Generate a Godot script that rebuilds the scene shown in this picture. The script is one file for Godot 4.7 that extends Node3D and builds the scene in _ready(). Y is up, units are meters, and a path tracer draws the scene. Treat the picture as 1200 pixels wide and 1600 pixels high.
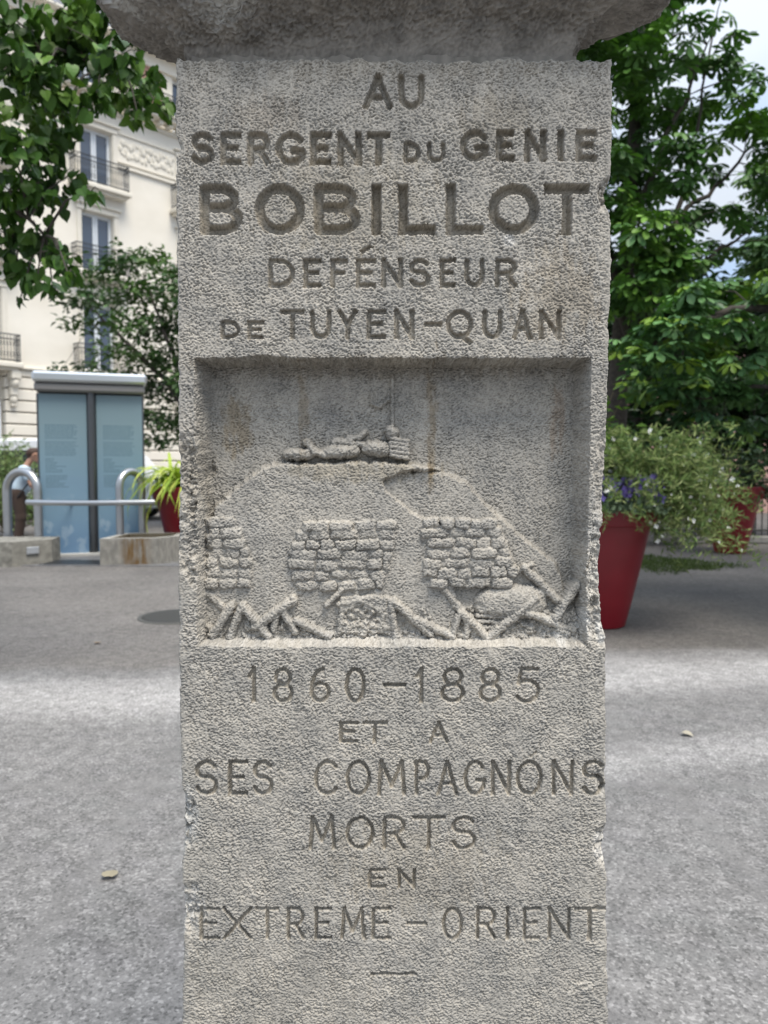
extends Node3D
# A worn limestone monument in a small city square: camera, sky and light first, then ground, monument, houses, trees, fountain kiosk, planters, person, van.

var rng := RandomNumberGenerator.new()
var used := {}
var palette := {}


# ---------------------------------------------------------------- a small mesh collector
class Shape:
	var v := PackedVector3Array()
	var n := PackedVector3Array()
	var c := PackedColorArray()
	var t := PackedVector2Array()
	var f := PackedInt32Array()
	var tint := Color.WHITE

	func vert(p: Vector3, nn: Vector3) -> int:
		v.append(p)
		n.append(nn)
		c.append(tint)
		t.append(Vector2(p.x, p.y))
		return v.size() - 1

	# corners counter-clockwise as seen from outside
	func quad(a: Vector3, b: Vector3, cc: Vector3, d: Vector3) -> void:
		var nn := (b - a).cross(d - a)
		if nn.length_squared() < 1e-16:
			nn = (cc - b).cross(d - b)
		nn = nn.normalized()
		var k := v.size()
		for p in [a, b, cc, d]:
			vert(p, nn)
		f.append_array(PackedInt32Array([k, k + 2, k + 1, k, k + 3, k + 2]))

	func quad_uv(a: Vector3, b: Vector3, cc: Vector3, d: Vector3) -> void:
		var k := v.size()
		quad(a, b, cc, d)
		t[k] = Vector2(0, 1)
		t[k + 1] = Vector2(1, 1)
		t[k + 2] = Vector2(1, 0)
		t[k + 3] = Vector2(0, 0)

	func tri(a: Vector3, b: Vector3, cc: Vector3) -> void:
		var nn := (b - a).cross(cc - a).normalized()
		var k := v.size()
		vert(a, nn)
		vert(b, nn)
		vert(cc, nn)
		f.append_array(PackedInt32Array([k, k + 2, k + 1]))

	# box with chamfered edges
	func box(at: Vector3, size: Vector3, bevel := 0.0, turn := Basis.IDENTITY) -> void:
		var h := size * 0.5
		var b := minf(bevel, minf(h.x, minf(h.y, h.z)) * 0.45)
		if b <= 0.0:
			var p := []
			for i in 8:
				p.append(at + turn * Vector3(h.x if i & 1 else -h.x, h.y if i & 2 else -h.y, h.z if i & 4 else -h.z))
			quad(p[4], p[5], p[7], p[6])
			quad(p[1], p[0], p[2], p[3])
			quad(p[5], p[1], p[3], p[7])
			quad(p[0], p[4], p[6], p[2])
			quad(p[6], p[7], p[3], p[2])
			quad(p[0], p[1], p[5], p[4])
			return
		var X := {}
		for i in 8:
			var s := Vector3(1 if i & 1 else -1, 1 if i & 2 else -1, 1 if i & 4 else -1)
			X[i] = [at + turn * (s * Vector3(h.x, h.y - b, h.z - b)), at + turn * (s * Vector3(h.x - b, h.y, h.z - b)), at + turn * (s * Vector3(h.x - b, h.y - b, h.z))]
		var out := func(a: Vector3, bb: Vector3, cc: Vector3, d: Vector3) -> void:
			if (bb - a).cross(cc - a).dot(a + bb + cc + d - at * 4.0) < 0.0:
				quad(a, d, cc, bb)
			else:
				quad(a, bb, cc, d)
		for s in 2:
			var x := s
			out.call(X[x][0], X[x + 2][0], X[x + 6][0], X[x + 4][0])
			var y := s * 2
			out.call(X[y][1], X[y + 1][1], X[y + 5][1], X[y + 4][1])
			var z := s * 4
			out.call(X[z][2], X[z + 1][2], X[z + 3][2], X[z + 2][2])
		for a in 2:
			for bb in 2:
				var i := a * 2 + bb * 4
				out.call(X[i][1], X[i + 1][1], X[i + 1][2], X[i][2])
				i = a + bb * 4
				out.call(X[i][0], X[i + 2][0], X[i + 2][2], X[i][2])
				i = a + bb * 2
				out.call(X[i][0], X[i + 4][0], X[i + 4][1], X[i][1])
		for i in 8:
			var q: Array = X[i]
			if (q[1] - q[0]).cross(q[2] - q[0]).dot(q[0] - at) < 0.0:
				tri(q[0], q[2], q[1])
			else:
				tri(q[0], q[1], q[2])

	# smooth tube along a path, with a radius for each point
	func tube(path: Array, radii: Array, sides := 8, cap := true) -> void:
		var k := v.size()
		var m := path.size()
		var ref := Vector3.UP
		for i in m:
			var d: Vector3 = (path[mini(i + 1, m - 1)] - path[maxi(i - 1, 0)]).normalized()
			if i == 0 and absf(d.dot(ref)) > 0.9:
				ref = Vector3.RIGHT
			var a := (ref - d * ref.dot(d)).normalized()
			ref = a
			var b := d.cross(a)
			for j in sides:
				var q := TAU * j / sides
				var o := a * cos(q) + b * sin(q)
				vert(path[i] + o * float(radii[mini(i, radii.size() - 1)]), o)
		for i in m - 1:
			for j in sides:
				var a := k + i * sides + j
				var b := k + i * sides + (j + 1) % sides
				f.append_array(PackedInt32Array([a, b + sides, b, a, a + sides, b + sides]))
		if cap:
			for e in 2:
				var i := 0 if e == 0 else m - 1
				var d: Vector3 = (path[0] - path[1]).normalized() if e == 0 else (path[m - 1] - path[m - 2]).normalized()
				var c0 := vert(path[i] + d * float(radii[mini(i, radii.size() - 1)]) * 0.35, d)
				for j in sides:
					var a := k + i * sides + j
					var b := k + i * sides + (j + 1) % sides
					f.append_array(PackedInt32Array([c0, a, b] if e == 0 else [c0, b, a]))

	# turned shape: profile of (radius, height)
	func lathe(profile: Array, at := Vector3.ZERO, sides := 32) -> void:
		var k := v.size()
		var m := profile.size()
		for i in m:
			var d: Vector2 = (profile[mini(i + 1, m - 1)] - profile[maxi(i - 1, 0)]).normalized()
			for j in sides + 1:
				var q := TAU * j / sides
				vert(at + Vector3(cos(q) * profile[i].x, profile[i].y, sin(q) * profile[i].x), Vector3(cos(q) * d.y, -d.x, sin(q) * d.y))
		for i in m - 1:
			for j in sides:
				var a := k + i * (sides + 1) + j
				f.append_array(PackedInt32Array([a, a + sides + 2, a + sides + 1, a, a + 1, a + sides + 2]) if false else PackedInt32Array([a, a + 1, a + sides + 2, a, a + sides + 2, a + sides + 1]))

	func ball(at: Vector3, r: Vector3, rings := 8, sides := 12) -> void:
		var k := v.size()
		for i in rings + 1:
			var p := PI * i / rings
			for j in sides + 1:
				var q := TAU * j / sides
				var o := Vector3(sin(p) * cos(q), cos(p), sin(p) * sin(q))
				vert(at + o * r, (o / r).normalized())
		for i in rings:
			for j in sides:
				var a := k + i * (sides + 1) + j
				f.append_array(PackedInt32Array([a, a + sides + 2, a + 1, a, a + sides + 1, a + sides + 2]))

	# upright prism over a floor plan (counter-clockwise seen from above)
	func prism(plan: Array, y0: float, y1: float) -> void:
		var m := plan.size()
		for i in m:
			var a: Vector2 = plan[i]
			var b: Vector2 = plan[(i + 1) % m]
			quad(Vector3(b.x, y0, b.y), Vector3(a.x, y0, a.y), Vector3(a.x, y1, a.y), Vector3(b.x, y1, b.y))
		for i in range(1, m - 1):
			tri(Vector3(plan[0].x, y1, plan[0].y), Vector3(plan[i + 1].x, y1, plan[i + 1].y), Vector3(plan[i].x, y1, plan[i].y))

	func mesh() -> ArrayMesh:
		var a := []
		a.resize(Mesh.ARRAY_MAX)
		a[Mesh.ARRAY_VERTEX] = v
		a[Mesh.ARRAY_NORMAL] = n
		a[Mesh.ARRAY_COLOR] = c
		a[Mesh.ARRAY_TEX_UV] = t
		a[Mesh.ARRAY_INDEX] = f
		var m := ArrayMesh.new()
		m.add_surface_from_arrays(Mesh.PRIMITIVE_TRIANGLES, a)
		return m


func numbered(called: String) -> String:
	if not used.has(called):
		used[called] = 0
		return called
	used[called] += 1
	return "%s_%03d" % [called, used[called]]


func tag(o: Node, label := "", category := "", group := "", kind := "") -> Node:
	for kv in [["label", label], ["category", category], ["group", group], ["kind", kind]]:
		if kv[1] != "":
			o.set_meta(kv[0], kv[1])
	return o


func thing(called: String, label: String, category: String, at := Vector3.ZERO, turn := 0.0, group := "") -> Node3D:
	var o := Node3D.new()
	o.name = numbered(called)
	o.position = at
	o.rotation.y = turn
	add_child(o, true)
	tag(o, label, category, group)
	return o


func part(called: String, s, m: Material, parent: Node = self, kind := "") -> MeshInstance3D:
	var o := MeshInstance3D.new()
	o.name = numbered(called) if parent == self else called
	o.mesh = s.mesh() if s is Shape else s
	o.material_override = m
	parent.add_child(o, true)
	if parent != self:
		var nm := String(o.name)
		var digits := RegEx.create_from_string("^(.*[a-z])(\\d+)$").search(nm)
		if digits:
			o.name = "%s_%03d" % [digits.get_string(1), digits.get_string(2).to_int() - 1]
	if kind != "":
		o.set_meta("kind", kind)
	return o


func stuff(called: String, mesh: Mesh, m: Material, places: Array, tints: Array, parent: Node) -> MultiMeshInstance3D:
	var mm := MultiMesh.new()
	mm.transform_format = MultiMesh.TRANSFORM_3D
	mm.use_colors = true
	mm.mesh = mesh
	mm.instance_count = places.size()
	for i in places.size():
		mm.set_instance_transform(i, places[i])
		mm.set_instance_color(i, tints[i])
	var o := MultiMeshInstance3D.new()
	o.name = called
	o.multimesh = mm
	o.material_override = m
	parent.add_child(o, true)
	o.set_meta("kind", "stuff")
	return o


func lin(r: float, g: float, b: float) -> Color:
	return Color(r, g, b).linear_to_srgb()


func paint(color: Color, rough := 0.7, metal := 0.0) -> StandardMaterial3D:
	var m := StandardMaterial3D.new()
	m.albedo_color = color
	m.roughness = rough
	m.metallic = metal
	return m


func vpaint(rough := 0.85) -> StandardMaterial3D:
	var m := paint(Color.WHITE, rough)
	m.vertex_color_use_as_albedo = true
	return m


func noise(s: int, freq: float, octaves := 3) -> FastNoiseLite:
	var q := FastNoiseLite.new()
	q.seed = s
	q.noise_type = FastNoiseLite.TYPE_SIMPLEX_SMOOTH
	q.frequency = freq
	q.fractal_octaves = octaves
	if octaves == 1:
		q.fractal_type = FastNoiseLite.FRACTAL_NONE
	return q


func noise_tex(s: int, freq: float, octaves: int, from: Color, to: Color, size := 512) -> ImageTexture:
	var im := noise(s, freq, octaves).get_seamless_image(size, size)
	var out := Image.create(size, size, false, Image.FORMAT_RGB8)
	var px := im.get_data()
	var bytes := PackedByteArray()
	bytes.resize(size * size * 3)
	var lut := []
	for i in 256:
		var c := from.lerp(to, i / 255.0)
		lut.append([c.r8, c.g8, c.b8])
	for i in size * size:
		var l: Array = lut[px[i]]
		bytes[i * 3] = l[0]
		bytes[i * 3 + 1] = l[1]
		bytes[i * 3 + 2] = l[2]
	out = Image.create_from_data(size, size, false, Image.FORMAT_RGB8, bytes)
	return ImageTexture.create_from_image(out)


# a solid surface whose tone and fine relief vary, laid on by position
func rough_paint(s: int, from: Color, to: Color, metres: float, rough := 0.85, relief := 0.0, freq := 0.012) -> StandardMaterial3D:
	var m := paint(Color.WHITE, rough)
	m.albedo_texture = noise_tex(s, freq, 5, from, to)
	m.uv1_triplanar = true
	m.uv1_world_triplanar = true
	m.uv1_scale = Vector3.ONE / metres
	if relief > 0.0:
		m.heightmap_enabled = true
		m.heightmap_scale = relief
		m.heightmap_texture = m.albedo_texture
	return m


func _ready() -> void:
	rng.seed = 11
	view_and_light()
	ground()
	monument()
	trees()
	houses()
	kiosk()
	planters()
	person()
	van()
	small_things()


func view_and_light() -> void:
	var cam := Camera3D.new()
	cam.name = "camera"
	var lens := CameraAttributesPhysical.new()
	lens.frustum_focal_length = 18.0
	lens.exposure_aperture = 4.6
	lens.frustum_focus_distance = 1.08
	lens.frustum_near = 0.05
	lens.frustum_far = 2000.0
	cam.attributes = lens
	add_child(cam)
	cam.position = Vector3(0, 1.4, 0)
	cam.rotation = Vector3(-0.055, 0, 0)
	cam.keep_aspect = Camera3D.KEEP_HEIGHT
	cam.fov = 67.30
	cam.near = 0.05
	cam.far = 2000.0
	cam.current = true

	# bright hazy sky, thin broken cloud over pale blue
	var w := 512
	var h := 256
	var sky := Image.create(w, h, false, Image.FORMAT_RGBF)
	var cl := noise(5, 1.6, 5)
	for j in h:
		var el := PI * (0.5 - (j + 0.5) / h)
		for i in w:
			var az := TAU * (i + 0.5) / w
			var d := Vector3(cos(el) * cos(az), sin(el), cos(el) * sin(az))
			var q := d / maxf(d.y + 0.35, 0.2)
			var k := smoothstep(-0.40, 0.10, cl.get_noise_3d(q.x, q.y * 0.5, q.z))
			var up := clampf(d.y, 0.0, 1.0)
			var blue := Color(0.30, 0.39, 0.52).lerp(Color(0.36, 0.52, 0.82), up)
			var white := Color(0.44, 0.48, 0.535) * (0.92 + 1.9 * pow(up, 2.2))
			var c := blue.lerp(white, k)
			sky.set_pixel(i, j, c)
	var pan := PanoramaSkyMaterial.new()
	pan.panorama = ImageTexture.create_from_image(sky)
	var env := Environment.new()
	env.background_mode = Environment.BG_SKY
	env.sky = Sky.new()
	env.sky.sky_material = pan
	env.tonemap_mode = Environment.TONE_MAPPER_LINEAR
	env.tonemap_exposure = 1.72
	env.sdfgi_enabled = true
	env.ssao_enabled = true
	env.ssil_enabled = true
	var we := WorldEnvironment.new()
	we.name = "world"
	we.environment = env
	add_child(we)
	var sun := DirectionalLight3D.new()
	sun.name = "sun"
	sun.light_energy = 0.8
	sun.light_angular_distance = 30.0
	sun.light_color = Color(1.0, 0.96, 0.9)
	sun.shadow_enabled = true
	add_child(sun)
	sun.look_at_from_position(Vector3(2.6, 9.0, 3.4), Vector3.ZERO)


# ---------------------------------------------------------------- the square's ground
func ground() -> void:
	var xs := PackedFloat32Array()
	var zs := PackedFloat32Array()
	for q in [-900.0, -300.0, -100.0, -40.0, -24.0, -16.0]:
		xs.append(q)
	for i in 281:
		xs.append(-12.0 + i * 24.0 / 280.0)
	for q in [16.0, 24.0, 40.0, 100.0, 300.0, 900.0]:
		xs.append(q)
	for q in [-900.0, -300.0, -100.0, -50.0, -36.0, -28.0, -22.0]:
		zs.append(q)
	for i in 301:
		zs.append(-19.0 + i * 20.0 / 300.0)
	for q in [3.0, 8.0, 20.0, 60.0, 200.0, 600.0]:
		zs.append(q)
	var big := noise(21, 0.35, 4)
	var mid := noise(22, 1.7, 4)
	var fine := noise(23, 9.0, 3)
	var s := Shape.new()
	var nx := xs.size()
	for j in zs.size():
		for i in nx:
			var x := xs[i]
			var z := zs[j]
			var a := big.get_noise_2d(x, z)
			var b := mid.get_noise_2d(x * 0.6, z)
			var c := fine.get_noise_2d(x, z)
			var dist := -z
			# pale near asphalt with lighter bands, darker brownish asphalt beyond a slanting line
			var tone_edge := 5.35 + 0.09 * (x + 2.5) + 0.12 * sin(x * 0.9) + 0.09 * b
			var far_mix := smoothstep(tone_edge - 0.10, tone_edge + 0.16, dist)
			var pale_band := smoothstep(0.62, 0.0, absf(dist - (tone_edge - 0.62) + 0.12 * a)) * (1.0 - far_mix)
			if x > 0.0:
				pale_band = maxf(pale_band, 0.7 * smoothstep(0.4, 0.0, absf(dist - 3.75 - 0.25 * (x - 2.0) + 0.2 * a)) * (1.0 - far_mix))
			var near := lerpf(0.288, 0.58, clampf(pale_band * 0.85 + 0.25 * a, 0.0, 1.0)) * (1.0 + 0.13 * b + 0.05 * c)
			var far := 0.225 * lerpf(1.0, 0.72, smoothstep(0.0, 2.5, x + 0.4 * a)) * (1.0 + 0.30 * a + 0.18 * b + 0.05 * c)  # right side darkened in the colour to stand for tree shade
			var col := Color(near, near * 0.975, near * 0.95).lerp(Color(far * 1.06, far * 0.99, far * 0.92), far_mix)
			s.v.append(Vector3(x, 0.004 * b, z))
			s.n.append(Vector3.UP)
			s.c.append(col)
			s.t.append(Vector2(x, z) / 2.3)
	for j in zs.size() - 1:
		for i in nx - 1:
			var a := j * nx + i
			s.f.append_array(PackedInt32Array([a, a + 1, a + nx + 1, a, a + nx + 1, a + nx]))
	var m := vpaint(0.9)
	m.albedo_texture = speckle_tex()
	m.heightmap_enabled = true
	m.heightmap_texture = m.albedo_texture
	m.heightmap_scale = 0.12
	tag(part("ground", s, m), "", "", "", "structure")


func speckle_tex() -> ImageTexture:
	var size := 1024
	var cells := []
	for f in [0.27, 0.45]:
		var q := FastNoiseLite.new()
		q.seed = 31 + int(f * 100.0)
		q.noise_type = FastNoiseLite.TYPE_CELLULAR
		q.cellular_return_type = FastNoiseLite.RETURN_CELL_VALUE
		q.frequency = f
		q.fractal_type = FastNoiseLite.FRACTAL_NONE
		q.domain_warp_enabled = true
		q.domain_warp_amplitude = 3.0
		q.domain_warp_frequency = 0.2
		cells.append(q.get_seamless_image(size, size).get_data())
	var b := noise(32, 0.02, 4).get_seamless_image(size, size).get_data()
	var r := RandomNumberGenerator.new()
	r.seed = 9
	var bytes := PackedByteArray()
	bytes.resize(size * size)
	var big: PackedByteArray = cells[0]
	var fine: PackedByteArray = cells[1]
	for i in size * size:
		var q := 0.76 + (big[i] - 128) * 0.0005 + (fine[i] - 128) * 0.0005 + (b[i] - 128) * 0.0007 + r.randf_range(-0.04, 0.04)
		if big[i] > 214:
			q += 0.10
		elif big[i] < 34:
			q -= 0.09
		bytes[i] = clampi(int(q * 255.0), 0, 255)
	return ImageTexture.create_from_image(Image.create_from_data(size, size, false, Image.FORMAT_L8, bytes))


# ---------------------------------------------------------------- the monument
# Shaft coordinates in millimetres: x to the right of the camera axis, y up from the ground, z out of the front face.
const FACE := -1.07
var gx := PackedFloat32Array()
var gy := PackedFloat32Array()
var gz := PackedFloat32Array()
var own := PackedInt32Array()
var nu := 0
var owners := []
var wob: FastNoiseLite
var wob2: FastNoiseLite


func table(pts: Array, y: float) -> float:
	for i in pts.size() - 1:
		if y <= pts[i].x and y >= pts[i + 1].x:
			return lerpf(pts[i].y, pts[i + 1].y, (pts[i].x - y) / maxf(pts[i].x - pts[i + 1].x, 0.001))
	return pts[0].y if y > pts[0].x else pts[-1].y


func owner_of(called: String, under: int) -> int:
	owners.append([called, under])
	return owners.size() - 1


func span(x0: float, x1: float, y0: float, y1: float) -> Array:
	return [maxi(gx.bsearch(x0), 0), mini(gx.bsearch(x1), nu), maxi(gy.bsearch(y0), 0), mini(gy.bsearch(y1), gy.size())]


func seg_d(px: float, py: float, ax: float, ay: float, bx: float, by: float) -> float:
	var dx := bx - ax
	var dy := by - ay
	var t := clampf(((px - ax) * dx + (py - ay) * dy) / maxf(dx * dx + dy * dy, 1e-6), 0.0, 1.0)
	dx = px - ax - dx * t
	dy = py - ay - dy * t
	return sqrt(dx * dx + dy * dy)


func cut(o: int, a: Vector2, b: Vector2, width: float, deep: float, square := true) -> void:
	var hw := width * 0.5
	var r := hw * 1.5 + 1.0
	var s := span(minf(a.x, b.x) - r, maxf(a.x, b.x) + r, minf(a.y, b.y) - r, maxf(a.y, b.y) + r)
	var d0 := b - a
	if d0.length() < 0.05:
		return
	var l := maxf(d0.length(), 0.001)
	d0 /= l
	for j in range(s[2], s[3]):
		var y := gy[j]
		for i in range(s[0], s[1]):
			var x := gx[i]
			var px := x - a.x
			var py := y - a.y
			var along := px * d0.x + py * d0.y
			var d := absf(py * d0.x - px * d0.y)
			var over := maxf(-along, along - l)
			if over > 0.0:
				d = maxf(d, over) if square else sqrt(d * d + over * over)
			d += wob.get_noise_2d(x, y) * 0.8
			if d < hw:
				var k := j * nu + i
				var z := -deep * minf(1.0, (1.0 - d / hw) * 1.7 + 0.2)
				if z < gz[k]:
					gz[k] = z
				own[k] = o


func bar(o: int, a: Vector2, b: Vector2, r: float, base: float, lift := 1.0) -> void:
	var s := span(minf(a.x, b.x) - r, maxf(a.x, b.x) + r, minf(a.y, b.y) - r, maxf(a.y, b.y) + r)
	for j in range(s[2], s[3]):
		var y := gy[j]
		for i in range(s[0], s[1]):
			var x := gx[i]
			var d := seg_d(x, y, a.x, a.y, b.x, b.y) + wob2.get_noise_2d(x, y) * r * 0.35
			if d < r:
				var k := j * nu + i
				var z := base + sqrt(r * r - d * d) * lift
				if z > gz[k]:
					gz[k] = z
					own[k] = o


func lump(o: int, cx: float, cy: float, hw: float, hh: float, base: float, high: float, p := 4.0, tilt := 0.0) -> void:
	var r := maxf(hw, hh)
	var s := span(cx - r, cx + r, cy - r, cy + r)
	var ct := cos(tilt)
	var st := sin(tilt)
	for j in range(s[2], s[3]):
		var y := gy[j]
		for i in range(s[0], s[1]):
			var x := gx[i]
			var n := wob2.get_noise_2d(x, y)
			var dx := absf((x - cx) * ct + (y - cy) * st + n * 3.2) / hw
			var dy := absf((y - cy) * ct - (x - cx) * st + n * 2.6) / hh
			var q := pow(dx, p) + pow(dy, p)
			if q < 1.0:
				var k := j * nu + i
				var z := base + high * sqrt(1.0 - q)
				if z > gz[k]:
					gz[k] = z
					own[k] = o


func mass(o: int, pts: Array, base: float, high: float, bevel: float) -> void:
	var poly := PackedVector2Array()
	var lo := Vector2(1e9, 1e9)
	var hi := -lo
	for p in pts:
		var q := Vector2(p[0], p[1])
		poly.append(q)
		lo = lo.min(q)
		hi = hi.max(q)
	var s := span(lo.x, hi.x, lo.y, hi.y)
	var m := poly.size()
	for j in range(s[2], s[3]):
		var y := gy[j]
		for i in range(s[0], s[1]):
			var x := gx[i]
			var inside := false
			var best := 1e9
			var b := poly[m - 1]
			for e in m:
				var a := poly[e]
				if (a.y > y) != (b.y > y) and x < (b.x - a.x) * (y - a.y) / (b.y - a.y) + a.x:
					inside = not inside
				if absf(x - a.x) < 400.0:
					var dx := b.x - a.x
					var dy := b.y - a.y
					var t := clampf(((x - a.x) * dx + (y - a.y) * dy) / (dx * dx + dy * dy), 0.0, 1.0)
					dx = x - a.x - dx * t
					dy = y - a.y - dy * t
					best = minf(best, dx * dx + dy * dy)
				b = a
			if inside:
				var d := sqrt(best)
				var k := j * nu + i
				var z := base + high * smoothstep(0.0, bevel, d + wob2.get_noise_2d(x, y) * 3.5)
				if z > gz[k]:
					gz[k] = z
					own[k] = o


func wear(cx: float, cy: float, hw: float, hh: float, deep: float, rough := 0.6) -> void:
	var s := span(cx - hw, cx + hw, cy - hh, cy + hh)
	for j in range(s[2], s[3]):
		var y := gy[j]
		for i in range(s[0], s[1]):
			var x := gx[i]
			var q := Vector2((x - cx) / hw, (y - cy) / hh).length()
			q += wob2.get_noise_2d(x * 0.5, y * 0.5) * 0.45
			if q < 1.0:
				var k := j * nu + i
				gz[k] -= deep * smoothstep(1.0, 0.35, q) * (1.0 - rough * 0.5 + rough * wob2.get_noise_2d(x * 1.3 + 90.0, y * 1.3))


func arc(cx: float, cy: float, rx: float, ry: float, a0: float, a1: float, n := 10) -> Array:
	var out := []
	for i in n + 1:
		var a := deg_to_rad(lerpf(a0, a1, float(i) / n))
		out.append(Vector2(cx + cos(a) * rx, cy + sin(a) * ry))
	return out


func glyph(ch: String) -> Array:
	var V := func(l: Array) -> Array:
		var out := []
		for i in range(0, l.size(), 2):
			out.append(Vector2(l[i], l[i + 1]))
		return out
	match ch:
		"A": return [V.call([0, 0, 0.5, 1, 1, 0]), V.call([0.2, 0.32, 0.8, 0.32])]
		"U": return [V.call([0, 1, 0, 0.4]) + arc(0.5, 0.4, 0.5, 0.4, 180, 360) + V.call([1, 1])]
		"S": return [arc(0.5, 0.76, 0.47, 0.24, 25, 180, 8) + arc(0.47, 0.72, 0.44, 0.2, 180, 265, 5) + arc(0.53, 0.27, 0.47, 0.26, 85, -90, 9) + arc(0.5, 0.27, 0.5, 0.27, 270, 200, 5)]
		"E": return [V.call([0, 0, 0, 1]), V.call([0, 1, 1, 1]), V.call([0, 0.52, 0.8, 0.52]), V.call([0, 0, 1, 0])]
		"F": return [V.call([0, 0, 0, 1]), V.call([0, 1, 1, 1]), V.call([0, 0.5, 0.75, 0.5])]
		"R": return [V.call([0, 0, 0, 1, 0.5, 1]) + arc(0.52, 0.74, 0.46, 0.26, 90, -90) + V.call([0, 0.48]), V.call([0.5, 0.48, 1, 0])]
		"P": return [V.call([0, 0, 0, 1, 0.5, 1]) + arc(0.5, 0.74, 0.5, 0.26, 90, -90) + V.call([0, 0.48])]
		"B": return [V.call([0, 0, 0, 1, 0.5, 1]) + arc(0.5, 0.77, 0.4, 0.23, 90, -90) + V.call([0, 0.54]), V.call([0.5, 0.54]) + arc(0.53, 0.27, 0.47, 0.27, 90, -90) + V.call([0, 0])]
		"D": return [V.call([0, 0, 0, 1, 0.4, 1]) + arc(0.4, 0.5, 0.6, 0.5, 90, -90) + V.call([0, 0])]
		"G": return [arc(0.52, 0.5, 0.52, 0.5, 40, 325, 18) + V.call([1.0, 0.2, 1.0, 0.42, 0.62, 0.42])]
		"C": return [arc(0.52, 0.5, 0.52, 0.5, 42, 318, 18)]
		"O": return [arc(0.5, 0.5, 0.5, 0.5, 0, 360, 22)]
		"Q": return [arc(0.5, 0.5, 0.5, 0.5, 0, 360, 22), V.call([0.58, 0.05, 0.95, -0.22])]
		"0": return [arc(0.5, 0.5, 0.42, 0.5, 0, 360, 22)]
		"N": return [V.call([0, 0, 0, 1, 1, 0, 1, 1])]
		"M": return [V.call([0, 0, 0.1, 1, 0.5, 0.25, 0.9, 1, 1, 0])]
		"T": return [V.call([0, 1, 1, 1]), V.call([0.5, 1, 0.5, 0])]
		"I": return [V.call([0.5, 0, 0.5, 1])]
		"L": return [V.call([0, 1, 0, 0, 1, 0])]
		"Y": return [V.call([0, 1, 0.5, 0.48, 1, 1]), V.call([0.5, 0.48, 0.5, 0])]
		"X": return [V.call([0, 0, 1, 1]), V.call([0, 1, 1, 0])]
		"-": return [V.call([0, 0.5, 1, 0.5])]
		"1": return [V.call([0.1, 0.78, 0.6, 1, 0.6, 0])]
		"8": return [arc(0.5, 0.76, 0.4, 0.24, 0, 360, 16), arc(0.5, 0.26, 0.5, 0.26, 0, 360, 16)]
		"6": return [arc(0.5, 0.28, 0.5, 0.28, 0, 360, 16), arc(0.62, 0.32, 0.62, 0.68, 180, 85, 9)]
		"5": return [V.call([0.95, 1, 0.22, 1, 0.1, 0.55]) + arc(0.45, 0.32, 0.55, 0.33, 120, -90, 12) + arc(0.45, 0.32, 0.5, 0.33, 270, 215, 4)]
	return []


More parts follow.
